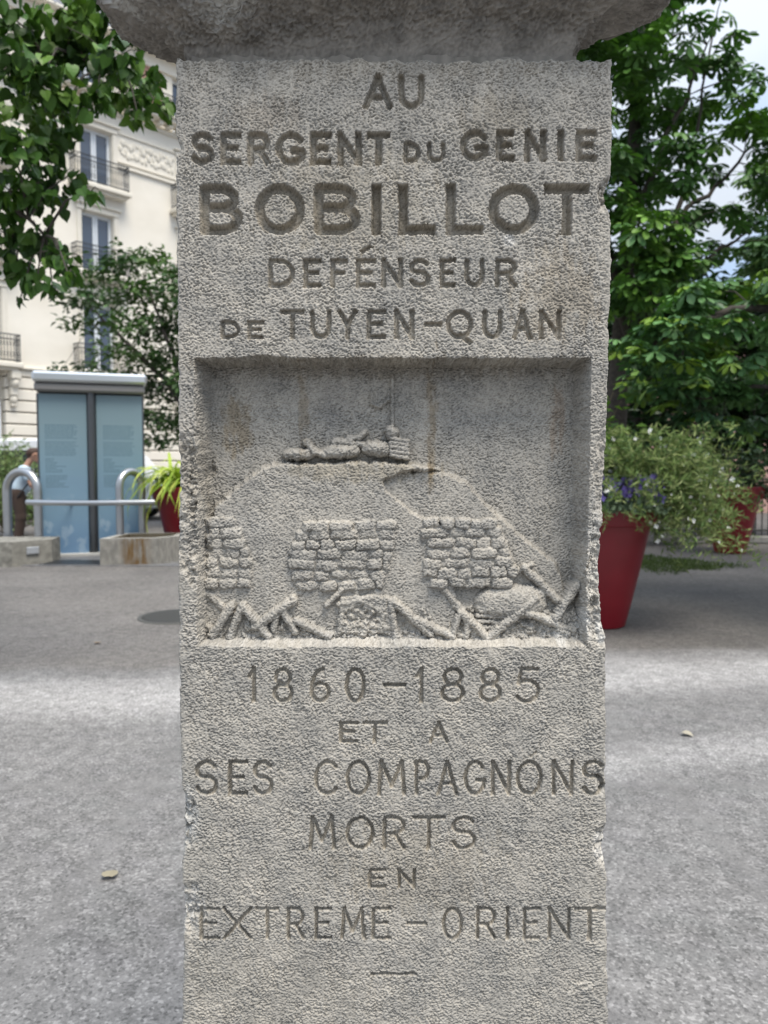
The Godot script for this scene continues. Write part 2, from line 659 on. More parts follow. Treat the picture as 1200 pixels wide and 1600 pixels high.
func inscription() -> void:
	var lines := [
		["AU", 1934, 1887, 9.0, 5.5, [-29, 12, 19, 55]],
		["SERGENT", 1858, 1813, 9.5, 6.0, [-264, -230, -223, -193, -186, -154, -148, -106, -101, -71, -64, -30, -24, 9]],
		["DU", 1845, 1816, 7.0, 4.5, [26, 50, 58, 84]],
		["GENIE", 1861, 1818, 9.5, 6.0, [103, 143, 152, 178, 190, 221, 235, 245, 260, 290]],
		["BOBILLOT", 1789, 1720, 14.0, 8.5, [-252, -193, -177, -108, -96, -32, -19, -2, 19, 71, 84, 136, 142, 212, 218, 281]],
		["DEFENSEUR", 1689, 1649, 7.0, 4.5, [-159, -122, -111, -85, -74, -49, -39, -11, -4, 26, 34, 64, 76, 99, 110, 138, 152, 183]],
		["DE", 1605, 1579, 6.0, 4.0, [-225, -197, -188, -165]],
		["TUYEN-QUAN", 1620, 1579, 7.0, 4.5, [-143, -109, -102, -72, -64, -36, -24, 3, 14, 42, 55, 81, 85, 123, 135, 163, 176, 205, 213, 244]],
		["1860-1885", 1122, 1071, 6.0, 4.2, [-194, -176, -158, -127, -105, -75, -58, -23, -2, 32, 42, 61, 79, 115, 133, 167, 184, 221]],
		["ET", 1045, 1013, 5.5, 3.6, [-64, -36, -31, 5]],
		["A", 1045, 1013, 5.5, 3.6, [63, 92]],
		["SES", 989, 937, 6.5, 4.4, [-268, -235, -222, -193, -187, -157]],
		["COMPAGNONS", 989, 937, 6.0, 4.0, [-100, -62, -55, -18, -10, 32, 43, 66, 74, 106, 113, 145, 152, 181, 187, 226, 238, 270, 280, 309]],
		["MORTS", 908, 858, 6.0, 4.0, [-108, -68, -55, -13, -2, 32, 40, 88, 95, 132]],
		["EN", 831, 801, 5.5, 3.6, [-23, 4, 19, 46]],
		["EXTREME-ORIENT", 774, 725, 5.5, 3.8, [-264, -235, -232, -189, -185, -150, -140, -113, -100, -74, -63, -26, -18, 11, 32, 62, 83, 114, 132, 162, 174, 181, 199, 225, 235, 268, 273, 310]],
		["-", 695, 653, 4.5, 3.6, [-20, 48]],
	]
	for l in lines:
		var text: String = l[0]
		var w: float = l[3]
		var ends: Array = l[5]
		for k in text.length():
			var o := owner_of("letter", 0)
			var x0: float = ends[k * 2] + w * 0.5
			var x1: float = ends[k * 2 + 1] - w * 0.5
			var y1: float = l[1] - w * 0.5
			var y0: float = l[2] + w * 0.5
			var deep: float = l[4] * (1.75 if l[1] > 1500 else 1.6) * rng.randf_range(0.85, 1.15)
			for stroke in glyph(text[k]):
				for i in stroke.size() - 1:
					var a: Vector2 = stroke[i]
					var b: Vector2 = stroke[i + 1]
					cut(o, Vector2(lerpf(x0, x1, a.x), lerpf(y0, y1, a.y)), Vector2(lerpf(x0, x1, b.x), lerpf(y0, y1, b.y)), w, deep, stroke.size() < 6)
	# accents, cut as short strokes of their own
	cut(owner_of("letter", 0), Vector2(-29, 1698), Vector2(-19, 1704), 6.0, 7.0)
	cut(owner_of("letter", 0), Vector2(208, 994), Vector2(216, 1000), 4.0, 2.5)


func wall_of_bags(rows: Array, top: float, step: float, base: float) -> void:
	for r in rows.size():
		var x: float = rows[r][0]
		var end: float = rows[r][1]
		var y := top - (r + 0.5) * step
		var o := owner_of("sandbag", 1)
		while x < end - 8.0:
			var w := minf(rng.randf_range(20.0, 42.0), end - x)
			if end - x - w < 9.0:
				w = end - x
			lump(owner_of("sandbag", 1), x + w * 0.5, y + rng.randf_range(-2.0, 2.0), w * 0.5 - 0.2, step * rng.randf_range(0.46, 0.6), base - rng.randf_range(0.0, 3.0), rng.randf_range(5.0, 8.5), rng.randf_range(3.2, 5.5), rng.randf_range(-0.11, 0.11))
			x += w


func relief() -> void:
	var floor_z := -58.0
	var h1 := owner_of("carved_hill", 1)
	var h2 := owner_of("carved_hill", 1)
	mass(h2, [[-20, 1370], [-10, 1398], [60, 1402], [95, 1396], [121, 1386], [147, 1356], [207, 1302], [255, 1265], [266, 1232], [274, 1151], [14, 1151]], floor_z, 16.0, 7.0)
	mass(h1, [[-250, 1350], [-180, 1406], [-162, 1413], [-93, 1414], [-29, 1417], [9, 1414], [67, 1410], [88, 1398], [62, 1393], [25, 1390], [5, 1380], [16, 1366], [46, 1343], [83, 1322], [110, 1280], [110, 1151], [-270, 1151]], floor_z, 25.0, 9.0)
	# fallen and firing figures on the crest, the flag and its pole
	var f := owner_of("carved_figure", 1)
	lump(f, -124, 1422, 25, 10, floor_z, 27, 2.2)
	lump(f, -63, 1426, 30, 12, floor_z, 30, 2.2, 0.05)
	bar(f, Vector2(-112, 1439), Vector2(-100, 1426), 6, floor_z + 9, 2.0)
	bar(f, Vector2(-100, 1426), Vector2(-84, 1420), 6, floor_z + 11, 2.0)
	bar(f, Vector2(-52, 1446), Vector2(-36, 1446), 5, floor_z + 2, 2.0)
	bar(f, Vector2(-36, 1446), Vector2(-28, 1454), 5, floor_z + 3, 2.2)
	bar(f, Vector2(-38, 1438), Vector2(-26, 1434), 5, floor_z + 3, 2.2)
	bar(f, Vector2(-70, 1440), Vector2(-48, 1437), 8, floor_z + 2, 1.9)
	lump(f, -10, 1430, 23, 13, floor_z, 29, 2.2, -0.15)
	lump(f, -30, 1424, 8, 10, floor_z, 4, 2.2)
	var g := owner_of("carved_figure", 1)
	lump(g, 11, 1454, 11, 12, floor_z, 24, 2.0)
	lump(g, 21, 1430, 14, 18, floor_z, 18, 2.4, 0.2)
	for i in 5:
		bar(g, Vector2(10, 1421 + i * 6.0), Vector2(34, 1417 + i * 6.0), 3.4, floor_z + 17.0, 1.3)
	bar(owner_of("carved_pole", 1), Vector2(12, 1537), Vector2(12, 1465), 3.0, floor_z, 2.4)
	var fl := owner_of("carved_flag", 1)
	bar(fl, Vector2(-18, 1513), Vector2(-18, 1495), 2.2, floor_z, 2.4)
	bar(fl, Vector2(-18, 1495), Vector2(-8, 1491), 3.0, floor_z, 2.4)
	bar(fl, Vector2(-8, 1491), Vector2(6, 1501), 3.4, floor_z, 2.4)
	bar(fl, Vector2(6, 1501), Vector2(8, 1514), 2.2, floor_z, 2.4)
	# three breastworks of stacked bags
	var wl := owner_of("breastwork", 1)
	var base := -31.0
	mass(wl, [[-262, 1328], [-225, 1329], [-207, 1318], [-197, 1300], [-190, 1270], [-188, 1228], [-262, 1228]], floor_z + 12.0, 15.0, 5.0)
	wall_of_bags([[-262, -212], [-262, -204], [-262, -199], [-262, -193], [-262, -188], [-262, -189], [-262, -190]], 1330, 14.4, base)
	var wm := owner_of("breastwork", 1)
	mass(wm, [[-118, 1326], [15, 1326], [16, 1290], [5, 1230], [-128, 1228], [-139, 1262], [-134, 1295]], floor_z + 12.0, 15.0, 5.0)
	wall_of_bags([[-118, 18], [-127, 16], [-133, 15], [-137, 12], [-139, 8], [-133, 4], [-128, 0]], 1328, 14.4, base)
	var wr := owner_of("breastwork", 1)
	mass(wr, [[57, 1326], [160, 1328], [178, 1300], [192, 1262], [186, 1228], [60, 1228]], floor_z + 12.0, 15.0, 5.0)
	wall_of_bags([[56, 163], [52, 170], [61, 174], [60, 180], [55, 187], [56, 192], [66, 186]], 1330, 14.2, base)
	# rubble bank with logs at the foot
	var rb := owner_of("rubble", 1)
	var s := span(-276, 296, 1148, 1236)
	for j in range(s[2], s[3]):
		var y := gy[j]
		for i in range(s[0], s[1]):
			var x := gx[i]
			var k := j * nu + i
			var t := clampf((1236.0 - y + 26.0 * wob2.get_noise_2d(x * 0.35, y * 0.35)) / 74.0, 0.0, 1.0)
			var z := floor_z + 6.0 + 24.0 * t + 6.0 * wob2.get_noise_2d(x * 0.8, y * 0.8) + 4.5 * wob2.get_noise_2d(x * 2.0, y * 2.0)
			if t > 0.0 and z > gz[k] and gz[k] < -20.0:
				gz[k] = z
				own[k] = rb
	lump(owner_of("carved_mound", 1), 184, 1208, 54, 26, -44, 24, 2.6, 0.06)
	var st := owner_of("carved_stump", 1)
	mass(st, [[-66, 1221], [-8, 1224], [12, 1214], [16, 1160], [-72, 1160]], -40.0, 14.0, 6.0)
	for a in [[-64, 1206, -20, 1216], [-52, 1168, -44, 1210], [-30, 1163, -16, 1196], [-60, 1180, 6, 1172], [-6, 1170, 2, 1214], [-38, 1214, 8, 1190]]:
		bar(st, Vector2(a[0], a[1]), Vector2(a[2], a[3]), 5.0, -30.0, 1.2)
	wear(-30, 1190, 34, 22, 7.0, 1.2)
	var logs := [[-247, 1162, -220, 1205, 7], [-222, 1160, -204, 1205, 6], [-200, 1199, -166, 1160, 7], [-184, 1174, -131, 1213, 7], [-159, 1170, -152, 1197, 5], [-148, 1199, -128, 1168, 6], [-126, 1183, -80, 1160, 6], [-40, 1229, -38, 1200, 6], [-10, 1223, -6, 1200, 6], [9, 1211, 17, 1158, 5], [14, 1211, 66, 1164, 6], [36, 1189, 98, 1160, 6], [85, 1229, 114, 1192, 6.5], [114, 1192, 151, 1156, 6.5], [149, 1157, 218, 1216, 7], [110, 1194, 97, 1160, 5], [122, 1186, 118, 1160, 5], [203, 1258, 251, 1211, 6.5], [246, 1187, 277, 1234, 6.5], [206, 1195, 248, 1178, 6], [-263, 1229, -226, 1195, 7], [190, 1252, 214, 1262, 4], [-83, 1205, -61, 1227, 4]]
	for l in logs:
		bar(owner_of("carved_log", 1), Vector2(l[0], l[1]), Vector2(l[2], l[3]), l[4], -29.0 if l[1] < 1215 else -38.0, 1.45)
	for a in 5:
		bar(owner_of("carved_log", 1), Vector2(120 + a * 5, 1168 + a * 7.0), Vector2(150 + a * 13, 1163 + a * 8.0), 3.0, -31.0, 1.0)


func monument() -> void:
	var root := thing("stone_monument", "tall weathered limestone stele with carved French inscription and battle relief", "monument")
	wob = noise(41, 0.11, 2)
	wob2 = noise(42, 0.075, 3)
	# grid lines, closer together where the recess turns inwards
	var x := -284.0
	while x < 310.0:
		gx.append(x)
		x += 0.62 if (x > -272.0 and x < -250.0) or (x > 274.0 and x < 297.0) else 1.0
	gx.append(310.0)
	var y := 0.0
	while y < 1953.0:
		gy.append(y)
		y += 24.0 if y < 570.0 else 0.6 if y > 1543.0 and y < 1557.0 else 0.8 if y > 1146.0 and y < 1168.0 else 1.0
	gy.append(1953.0)
	nu = gx.size()
	var nv := gy.size()
	gz.resize(nu * nv)
	own.resize(nu * nv)
	owners = [["shaft", -1], ["relief_panel", 0]]
	inscription()
	# the sunk panel
	for j in nv:
		y = gy[j]
		if y < 1140.0 or y > 1560.0:
			continue
		for i in nu:
			x = gx[i]
			var n := wob2.get_noise_2d(x * 0.4, y * 0.4)
			var chip := 0.0
			if x < -120.0 and x > -210.0:
				chip = 4.0 * smoothstep(45.0, 0.0, absf(x + 160.0)) * (1.0 + n)
			var e := minf(minf((x + 262.0 + n * 1.4) / 11.0, (286.0 - x + n * 1.4) / 11.0), (1554.0 + chip - y + n * 1.0) / 6.0)
			e = minf(e, (y - 1151.0 + 3.0 * n) / 13.0)
			if e > 0.0:
				var q := minf(e, 1.0)
				var k := j * nu + i
				gz[k] = -58.0 * (q * q * (3.0 - 2.0 * q) * 0.35 + q * 0.65)
				own[k] = 1 if e > 0.15 else 0
	relief()
	# broken and weathered places
	wear(-270, 1395, 24, 62, 9.0, 0.5)
	wear(-268, 1300, 22, 60, 8.0, 0.5)
	wear(-262, 1330, 14, 130, 6.0, 0.4)
	wear(303, 1260, 20, 80, 12.0, 0.3)
	wear(306, 1390, 15, 90, 8.0, 0.3)
	wear(298, 1190, 22, 40, 10.0, 0.4)
	wear(-284, 915, 18, 34, 14.0, 0.7)
	wear(-286, 880, 14, 26, 12.0, 0.7)
	wear(-280, 768, 22, 44, 12.0, 0.7)
	wear(312, 862, 16, 40, 16.0, 0.6)
	wear(306, 960, 14, 30, 9.0, 0.7)
	wear(306, 1777, 13, 26, 14.0, 0.6)
	wear(-284, 1838, 10, 14, 9.0, 0.5)
	wear(171, 1713, 13, 11, 3.0, 0.9)
	build_shaft(root)
	capital(root)


func build_shaft(root: Node3D) -> void:
	var nv := gy.size()
	var left := [Vector2(1953, -281), Vector2(1860, -283), Vector2(1846, -280), Vector2(1836, -277), Vector2(1826, -283), Vector2(1553, -284), Vector2(1400, -285), Vector2(1251, -288), Vector2(1000, -289), Vector2(955, -287), Vector2(890, -285), Vector2(850, -289), Vector2(770, -287), Vector2(600, -292), Vector2(0, -302)]
	var right := [Vector2(1953, 307), Vector2(1863, 310), Vector2(1800, 309), Vector2(1777, 302), Vector2(1758, 304), Vector2(1735, 310), Vector2(1692, 311), Vector2(1553, 309), Vector2(1400, 308), Vector2(1330, 305), Vector2(1269, 302), Vector2(1200, 305), Vector2(1161, 312), Vector2(884, 317), Vector2(860, 314), Vector2(830, 318), Vector2(600, 324), Vector2(0, 334)]
	var grain := noise(51, 0.29, 2)
	var coarse := noise(52, 0.045, 3)
	var blot := noise(53, 0.012, 4)
	var chips := noise(54, 0.03, 3)
	var tiny := noise(55, 0.42, 1)
	var P := PackedVector3Array()
	P.resize(nu * nv)
	var C := PackedColorArray()
	C.resize(nu * nv)
	var base := Color(0.322, 0.304, 0.270)
	var streak := noise(56, 0.05, 3)
	# [x, y, half width, half height, tint, strength]
	var stains_and_tones := [
		[69, 1470, 9, 95, Color(0.62, 0.52, 0.38), 0.9], [-117, 1490, 8, 70, Color(0.66, 0.56, 0.42), 0.7], [-215, 1460, 24, 42, Color(0.72, 0.6, 0.42), 0.8],
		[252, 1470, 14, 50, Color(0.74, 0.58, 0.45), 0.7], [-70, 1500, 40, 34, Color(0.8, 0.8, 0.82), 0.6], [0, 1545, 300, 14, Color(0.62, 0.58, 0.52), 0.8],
		[240, 1640, 60, 70, Color(0.8, 0.7, 0.56), 0.6], [150, 1870, 60, 40, Color(0.75, 0.7, 0.62), 0.6], [-160, 1880, 50, 30, Color(0.82, 0.74, 0.66), 0.5],
		[-50, 1765, 120, 80, Color(0.9, 0.84, 0.72), 0.5], [40, 830, 130, 70, Color(0.86, 0.8, 0.7), 0.5], [-20, 1400, 120, 18, Color(0.88, 0.8, 0.64), 0.6],
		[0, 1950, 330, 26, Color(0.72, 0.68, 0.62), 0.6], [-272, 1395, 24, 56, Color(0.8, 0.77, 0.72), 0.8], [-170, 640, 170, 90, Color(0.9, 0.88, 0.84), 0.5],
		[171, 1713, 11, 9, Color(1.75, 1.8, 1.9), 1.0], [-278, 768, 18, 36, Color(1.6, 1.65, 1.75), 0.9], [-280, 905, 16, 44, Color(1.5, 1.55, 1.62), 0.9],
		[313, 862, 15, 36, Color(1.7, 1.75, 1.85), 0.95], [300, 1270, 20, 90, Color(1.35, 1.38, 1.42), 0.9], [268, 1178, 44, 26, Color(1.5, 1.54, 1.6), 0.9],
		[0, 1160, 290, 10, Color(1.3, 1.32, 1.36), 0.7], [-200, 1320, 60, 16, Color(1.25, 1.26, 1.28), 0.6], [100, 1324, 60, 8, Color(1.25, 1.26, 1.28), 0.6], [-50, 1322, 60, 7, Color(1.25, 1.26, 1.28), 0.6],  # lighter bands along the ledge and the breastwork tops
	]
	for j in nv:
		var y := gy[j]
		var xl := table(left, y) + 1.6 * chips.get_noise_2d(7.0, y * 1.6) + 0.8 * grain.get_noise_2d(3.0, y)
		var xr := table(right, y) + 1.6 * chips.get_noise_2d(907.0, y * 1.6) + 0.8 * grain.get_noise_2d(903.0, y)
		var dl := xl + 284.0
		var dr := xr - 310.0
		var here := []
		for st in stains_and_tones:
			if absf(y - st[1]) < st[3] * 1.3:
				here.append(st)
		var j0 := maxi(j - 1, 0)
		var j1 := mini(j + 1, nv - 1)
		for i in nu:
			var k := j * nu + i
			var x := gx[i]
			var z := gz[k]
			var i0 := maxi(i - 1, 0)
			var i1 := mini(i + 1, nu - 1)
			var sx := (gz[j * nu + i1] - gz[j * nu + i0]) / (gx[i1] - gx[i0])
			var sy := (gz[j1 * nu + i] - gz[j0 * nu + i]) / (gy[j1] - gy[j0])
			var il := 1.0 / sqrt(sx * sx + sy * sy + 1.0)
			var g0 := grain.get_noise_3d(x * 0.68, y * 1.2, z)
			var g := clampf(g0 * 2.3 + 0.28, -1.0, 0.5)
			var co := coarse.get_noise_3d(x, y, z)
			var amp := 1.15 * g + 0.45 * g0 + 0.6 * tiny.get_noise_3d(x * 0.8, y, z) + 1.3 * co
			amp *= clampf(0.92 + 0.7 * blot.get_noise_2d(x * 1.6 + 700.0, y * 1.6), 0.45, 1.2)
			if own[k] > 1:
				amp *= 0.45 if z > -30.0 and y > 1560.0 or y < 1140.0 else 0.75
			amp *= clampf(0.35 + minf(x + 284.0, 310.0 - x) / 14.0, 0.35, 1.0)
			# the arris is worn round
			var e := minf(x + 284.0, 310.0 - x)
			var drop := 0.0
			if e < 16.0:
				var r := clampf(3.0 + 9.0 * chips.get_noise_2d(x * 0.4 + 50.0, y * 0.8), 1.5, 15.0)
				if e < r:
					drop = r - sqrt(maxf(r * r - (r - e) * (r - e), 0.0))
			var et := 1953.0 - y
			if et < 12.0:
				var r2 := clampf(4.0 + 10.0 * chips.get_noise_2d(x * 0.9 + 500.0, 3.0), 2.0, 12.0)
				if et < r2:
					drop = maxf(drop, r2 - sqrt(maxf(r2 * r2 - (r2 - et) * (r2 - et), 0.0)))
			var wx := x
			if x < -254.0:
				wx += dl * (-254.0 - x) / 30.0
			elif x > 280.0:
				wx += dr * (x - 280.0) / 30.0
			var wy := y
			if et < 20.0:
				wy += (6.0 * chips.get_noise_2d(x * 0.8, 77.0) + 1.5 * chips.get_noise_2d(x * 2.6, 177.0)) * (1.0 - et / 20.0)
			P[k] = Vector3((wx - sx * il * amp) * 0.001, (wy - sy * il * amp) * 0.001, FACE + (z - drop + il * amp) * 0.001)
			var b := blot.get_noise_2d(x, y)
			var tone := 1.0 + 0.28 * b + 0.18 * coarse.get_noise_2d(x * 1.9 + 40.0, y * 1.9) + 0.08 * streak.get_noise_2d(x, y * 0.12) + 0.30 * g + 0.22 * tiny.get_noise_2d(x + 300.0, y)
			var col := Color(base.r * tone, base.g * (tone - 0.02 * b), base.b * (tone - 0.05 * b))
			if own[k] > 1 and owners[own[k]][0] == "letter":
				col = Color(col.r * 0.90, col.g * 0.875, col.b * 0.83)
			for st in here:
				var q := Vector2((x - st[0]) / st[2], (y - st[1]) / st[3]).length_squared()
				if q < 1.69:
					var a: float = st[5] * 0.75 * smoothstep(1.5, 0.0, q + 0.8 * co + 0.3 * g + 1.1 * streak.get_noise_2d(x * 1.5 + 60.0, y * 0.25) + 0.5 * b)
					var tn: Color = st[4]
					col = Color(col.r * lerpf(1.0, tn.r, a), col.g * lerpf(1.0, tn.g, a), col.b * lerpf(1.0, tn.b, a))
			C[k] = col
	# normals
	var N := PackedVector3Array()
	N.resize(nu * nv)
	for j in nv:
		var j0 := maxi(j - 1, 0) * nu
		var j1 := mini(j + 1, nv - 1) * nu
		for i in nu:
			var dx := P[j * nu + mini(i + 1, nu - 1)] - P[j * nu + maxi(i - 1, 0)]
			var dy := P[j1 + i] - P[j0 + i]
			N[j * nu + i] = dx.cross(dy).normalized()
	# cells go to the piece they belong to
	var lists := []
	for o in owners:
		lists.append(PackedInt32Array())
	var main := PackedInt32Array()
	for j in nv - 1:
		for i in nu - 1:
			var k := j * nu + i
			var o := own[k]
			if o == 0:
				main.append_array(PackedInt32Array([k, k + nu + 1, k + 1, k, k + nu, k + nu + 1]))
			else:
				lists[o].append(k)
	var m := vpaint(0.92)
	var a := []
	a.resize(Mesh.ARRAY_MAX)
	a[Mesh.ARRAY_VERTEX] = P
	a[Mesh.ARRAY_NORMAL] = N
	a[Mesh.ARRAY_COLOR] = C
	a[Mesh.ARRAY_INDEX] = main
	var front := ArrayMesh.new()
	front.add_surface_from_arrays(Mesh.PRIMITIVE_TRIANGLES, a)
	# sides, back and top of the block, closing on the front's own edge
	var s := Shape.new()
	s.tint = base
	for side in 2:
		var col := 0 if side == 0 else nu - 1
		var depths := [0.0, 0.004, 0.012, 0.03, 0.06, 0.09, 0.12, 0.15, 0.175, 0.20]
		var k0 := s.v.size()
		var rows := []
		for j in range(0, nv, 3):
			rows.append(j)
		rows.append(nv - 1)
		for j in rows:
			var p: Vector3 = P[j * nu + col]
			for q in depths.size():
				var d: float = depths[q]
				var bump := 0.0 if q == 0 else 0.002 * coarse.get_noise_2d(d * 1000.0, p.y * 1000.0) + 0.0015 * grain.get_noise_2d(d * 1000.0, p.y * 1000.0)
				s.tint = base * (1.0 + 0.25 * blot.get_noise_2d(d * 1000.0 + 900.0 * side, p.y * 1000.0) + 0.12 * grain.get_noise_2d(d * 1000.0, p.y * 1000.0))
				s.vert(Vector3(p.x + (bump if side else -bump), p.y, p.z - d), Vector3(1 if side else -1, 0, 0))
		var w := depths.size()
		for j in rows.size() - 1:
			for q in w - 1:
				var b := k0 + j * w + q
				s.f.append_array(PackedInt32Array([b, b + w, b + w + 1, b, b + w + 1, b + 1]) if side == 0 else PackedInt32Array([b, b + w + 1, b + w, b, b + 1, b + w + 1]))
	s.tint = base
	var zb := FACE - 0.20
	s.quad(Vector3(0.334, 0, zb), Vector3(-0.302, 0, zb), Vector3(-0.281, 1.953, zb), Vector3(0.307, 1.953, zb))
	s.quad(Vector3(-0.281, 1.945, FACE - 0.012), Vector3(0.307, 1.945, FACE - 0.012), Vector3(0.307, 1.945, zb), Vector3(-0.281, 1.945, zb))
	var sa := []
	sa.resize(Mesh.ARRAY_MAX)
	sa[Mesh.ARRAY_VERTEX] = s.v
	sa[Mesh.ARRAY_NORMAL] = s.n
	sa[Mesh.ARRAY_COLOR] = s.c
	sa[Mesh.ARRAY_INDEX] = s.f
	front.add_surface_from_arrays(Mesh.PRIMITIVE_TRIANGLES, sa)
	var shaft := part("shaft", front, m, root)
	var made := {0: shaft}
	for o in range(1, owners.size()):
		var cells: PackedInt32Array = lists[o]
		if cells.size() < 4:
			continue
		var seen := {}
		var q := Shape.new()
		var f := PackedInt32Array()
		for k in cells:
			var id := []
			for c in [k, k + 1, k + nu, k + nu + 1]:
				if not seen.has(c):
					seen[c] = q.v.size()
					q.v.append(P[c])
					q.n.append(N[c])
					q.c.append(C[c])
					q.t.append(Vector2.ZERO)
				id.append(seen[c])
			f.append_array(PackedInt32Array([id[0], id[3], id[1], id[0], id[2], id[3]]))
		q.f = f
		made[o] = part(owners[o][0], q, m, shaft)


func capital(root: Node3D) -> void:
	# the moulded block on top: a broken cavetto flaring out on all four sides
	var s := Shape.new()
	var big := noise(61, 9.0, 3)
	var mid := noise(62, 38.0, 3)
	var small := noise(63, 160.0, 2)
	var lx := -0.262
	var rx := 0.258
	var fz := FACE - 0.018
	var bz := FACE - 0.075
	var right := [Vector2(0, -0.012), Vector2(0.002, 0.02), Vector2(0.008, 0.036), Vector2(0.022, 0.054), Vector2(0.05, 0.068), Vector2(0.09, 0.08), Vector2(0.122, 0.09), Vector2(0.138, 0.103), Vector2(0.142, 0.13), Vector2(0.142, 0.2), Vector2(0.135, 0.27), Vector2(0.0, 0.30)]
	var left := [Vector2(0, -0.012), Vector2(0.012, 0.022), Vector2(0.036, 0.034), Vector2(0.056, 0.042), Vector2(0.080, 0.052), Vector2(0.102, 0.062), Vector2(0.112, 0.068), Vector2(0.118, 0.085), Vector2(0.126, 0.12), Vector2(0.13, 0.2), Vector2(0.125, 0.27), Vector2(0.0, 0.30)]
	var ring := []
	var per := 300
	# corner-to-corner walk round the block: front (left to right), right, back, left
	for i in per:
		ring.append([Vector3(lerpf(lx, rx, float(i) / per), 0, fz), Vector3(0, 0, 1), float(i) / per])
	for i in 48:
		ring.append([Vector3(rx, 0, fz), Vector3(sin(PI * 0.5 * i / 48), 0, cos(PI * 0.5 * i / 48)), 1.0])
	for i in 60:
		ring.append([Vector3(rx, 0, lerpf(fz, bz, i / 60.0)), Vector3(1, 0, 0), 1.0])
	for i in 4:
		ring.append([Vector3(rx, 0, bz), Vector3(cos(PI * 0.5 * i / 4), 0, -sin(PI * 0.5 * i / 4)), 1.0])
	for i in 20:
		ring.append([Vector3(lerpf(rx, lx, i / 20.0), 0, bz), Vector3(0, 0, -1), 1.0 - i / 20.0])
	for i in 4:
		ring.append([Vector3(lx, 0, bz), Vector3(-sin(PI * 0.5 * i / 4), 0, -cos(PI * 0.5 * i / 4)), 0.0])
	for i in 60:
		ring.append([Vector3(lx, 0, lerpf(bz, fz, i / 60.0)), Vector3(-1, 0, 0), 0.0])
	for i in 48:
		ring.append([Vector3(lx, 0, fz), Vector3(-cos(PI * 0.5 * i / 48), 0, sin(PI * 0.5 * i / 48)), 0.0])
	var rows := 150
	var m := ring.size()
	var base := Color(0.215, 0.197, 0.172)
	for r in rows + 1:
		var t := float(r) / rows * (left.size() - 1)
		var q := mini(int(t), left.size() - 2)
		var pl: Vector2 = left[q].lerp(left[q + 1], t - q)
		var pr: Vector2 = right[q].lerp(right[q + 1], t - q)
		for e in m:
			var side: float = ring[e][2]
			var prof := pl.lerp(pr, smoothstep(0.0, 0.45, side))
			var d: Vector3 = ring[e][1]
			var back := clampf(1.0 + d.z, 0.12, 1.0) * lerpf(1.0, 0.6, smoothstep(0.6, 1.0, d.z))
			var p: Vector3 = ring[e][0] + d * (prof.x * back) + Vector3.UP * (1.953 + prof.y)
			var k := 0.013 * big.get_noise_3dv(p) + 0.009 * absf(mid.get_noise_3dv(p)) + 0.0048 * small.get_noise_3dv(p)
			k *= clampf(prof.x * 30.0 + 0.25, 0.25, 1.0)
			# a fresh break in the front lip, left of the middle, and one at the left corner
			var brk := smoothstep(0.055, 0.0, Vector2(p.x + 0.215, (p.y - 2.022) * 1.4).length() + 0.02 * mid.get_noise_3dv(p)) if d.z > 0.7 else 0.0
			var brk2 := smoothstep(0.10, 0.0, Vector2(p.x + 0.375, (p.y - 2.035) * 1.2).length() + 0.03 * mid.get_noise_3dv(p)) if d.z > 0.3 else 0.0
			p += (d * 0.7 + Vector3.DOWN * 0.6) * k - d * 0.022 * brk - d * 0.012 * brk2
			var tone := 1.0 + 0.35 * big.get_noise_3dv(p * 1.7) + 0.3 * mid.get_noise_3dv(p) + 0.35 * small.get_noise_3dv(p)
			s.tint = Color(base.r * tone, base.g * tone, base.b * tone).lerp(Color(0.50, 0.49, 0.455), clampf(maxf(brk * 1.6, brk2 * 1.1) * (0.7 + small.get_noise_3dv(p)), 0.0, 0.9))
			s.vert(p, Vector3.UP)
	for r in rows:
		for e in m:
			var a := r * m + e
			var b := r * m + (e + 1) % m
			s.f.append_array(PackedInt32Array([a, b + m, b, a, a + m, b + m]))
	smooth(s)
	part("capital", s, vpaint(0.93), root)
	# the uneven mortar bed between the two stones
	var bed := Shape.new()
	for i in 140:
		var x := lerpf(-0.262, 0.262, i / 139.0)
		var lo := 1.9445
		var hi := 1.962 + 0.006 * mid.get_noise_2d(x, 5.0)
		var z := FACE - 0.009 + 0.004 * mid.get_noise_2d(x, 9.0)
		bed.tint = Color(0.23, 0.21, 0.18) * (1.0 + 0.4 * mid.get_noise_2d(x * 2.0, 1.0))
		bed.vert(Vector3(x, lo, z), Vector3(0, 0, 1))
		bed.vert(Vector3(x, hi, z - 0.002), Vector3(0, 0.4, 0.9).normalized())
		bed.vert(Vector3(x, hi + 0.003, z - 0.03), Vector3.UP)
	for i in 139:
		for q in 2:
			var a := i * 3 + q
			bed.f.append_array(PackedInt32Array([a, a + 4, a + 3, a, a + 1, a + 4]))
	part("mortar_joint", bed, vpaint(0.95), root)


# normals from the faces, shared at shared points
func smooth(s: Shape) -> void:
	for i in s.n.size():
		s.n[i] = Vector3.ZERO
	for i in range(0, s.f.size(), 3):
		var a := s.f[i]
		var b := s.f[i + 1]
		var c := s.f[i + 2]
		var q := (s.v[c] - s.v[a]).cross(s.v[b] - s.v[a])
		s.n[a] += q
		s.n[b] += q
		s.n[c] += q
	for i in s.n.size():
		s.n[i] = s.n[i].normalized() if s.n[i].length_squared() > 0.0 else Vector3.UP


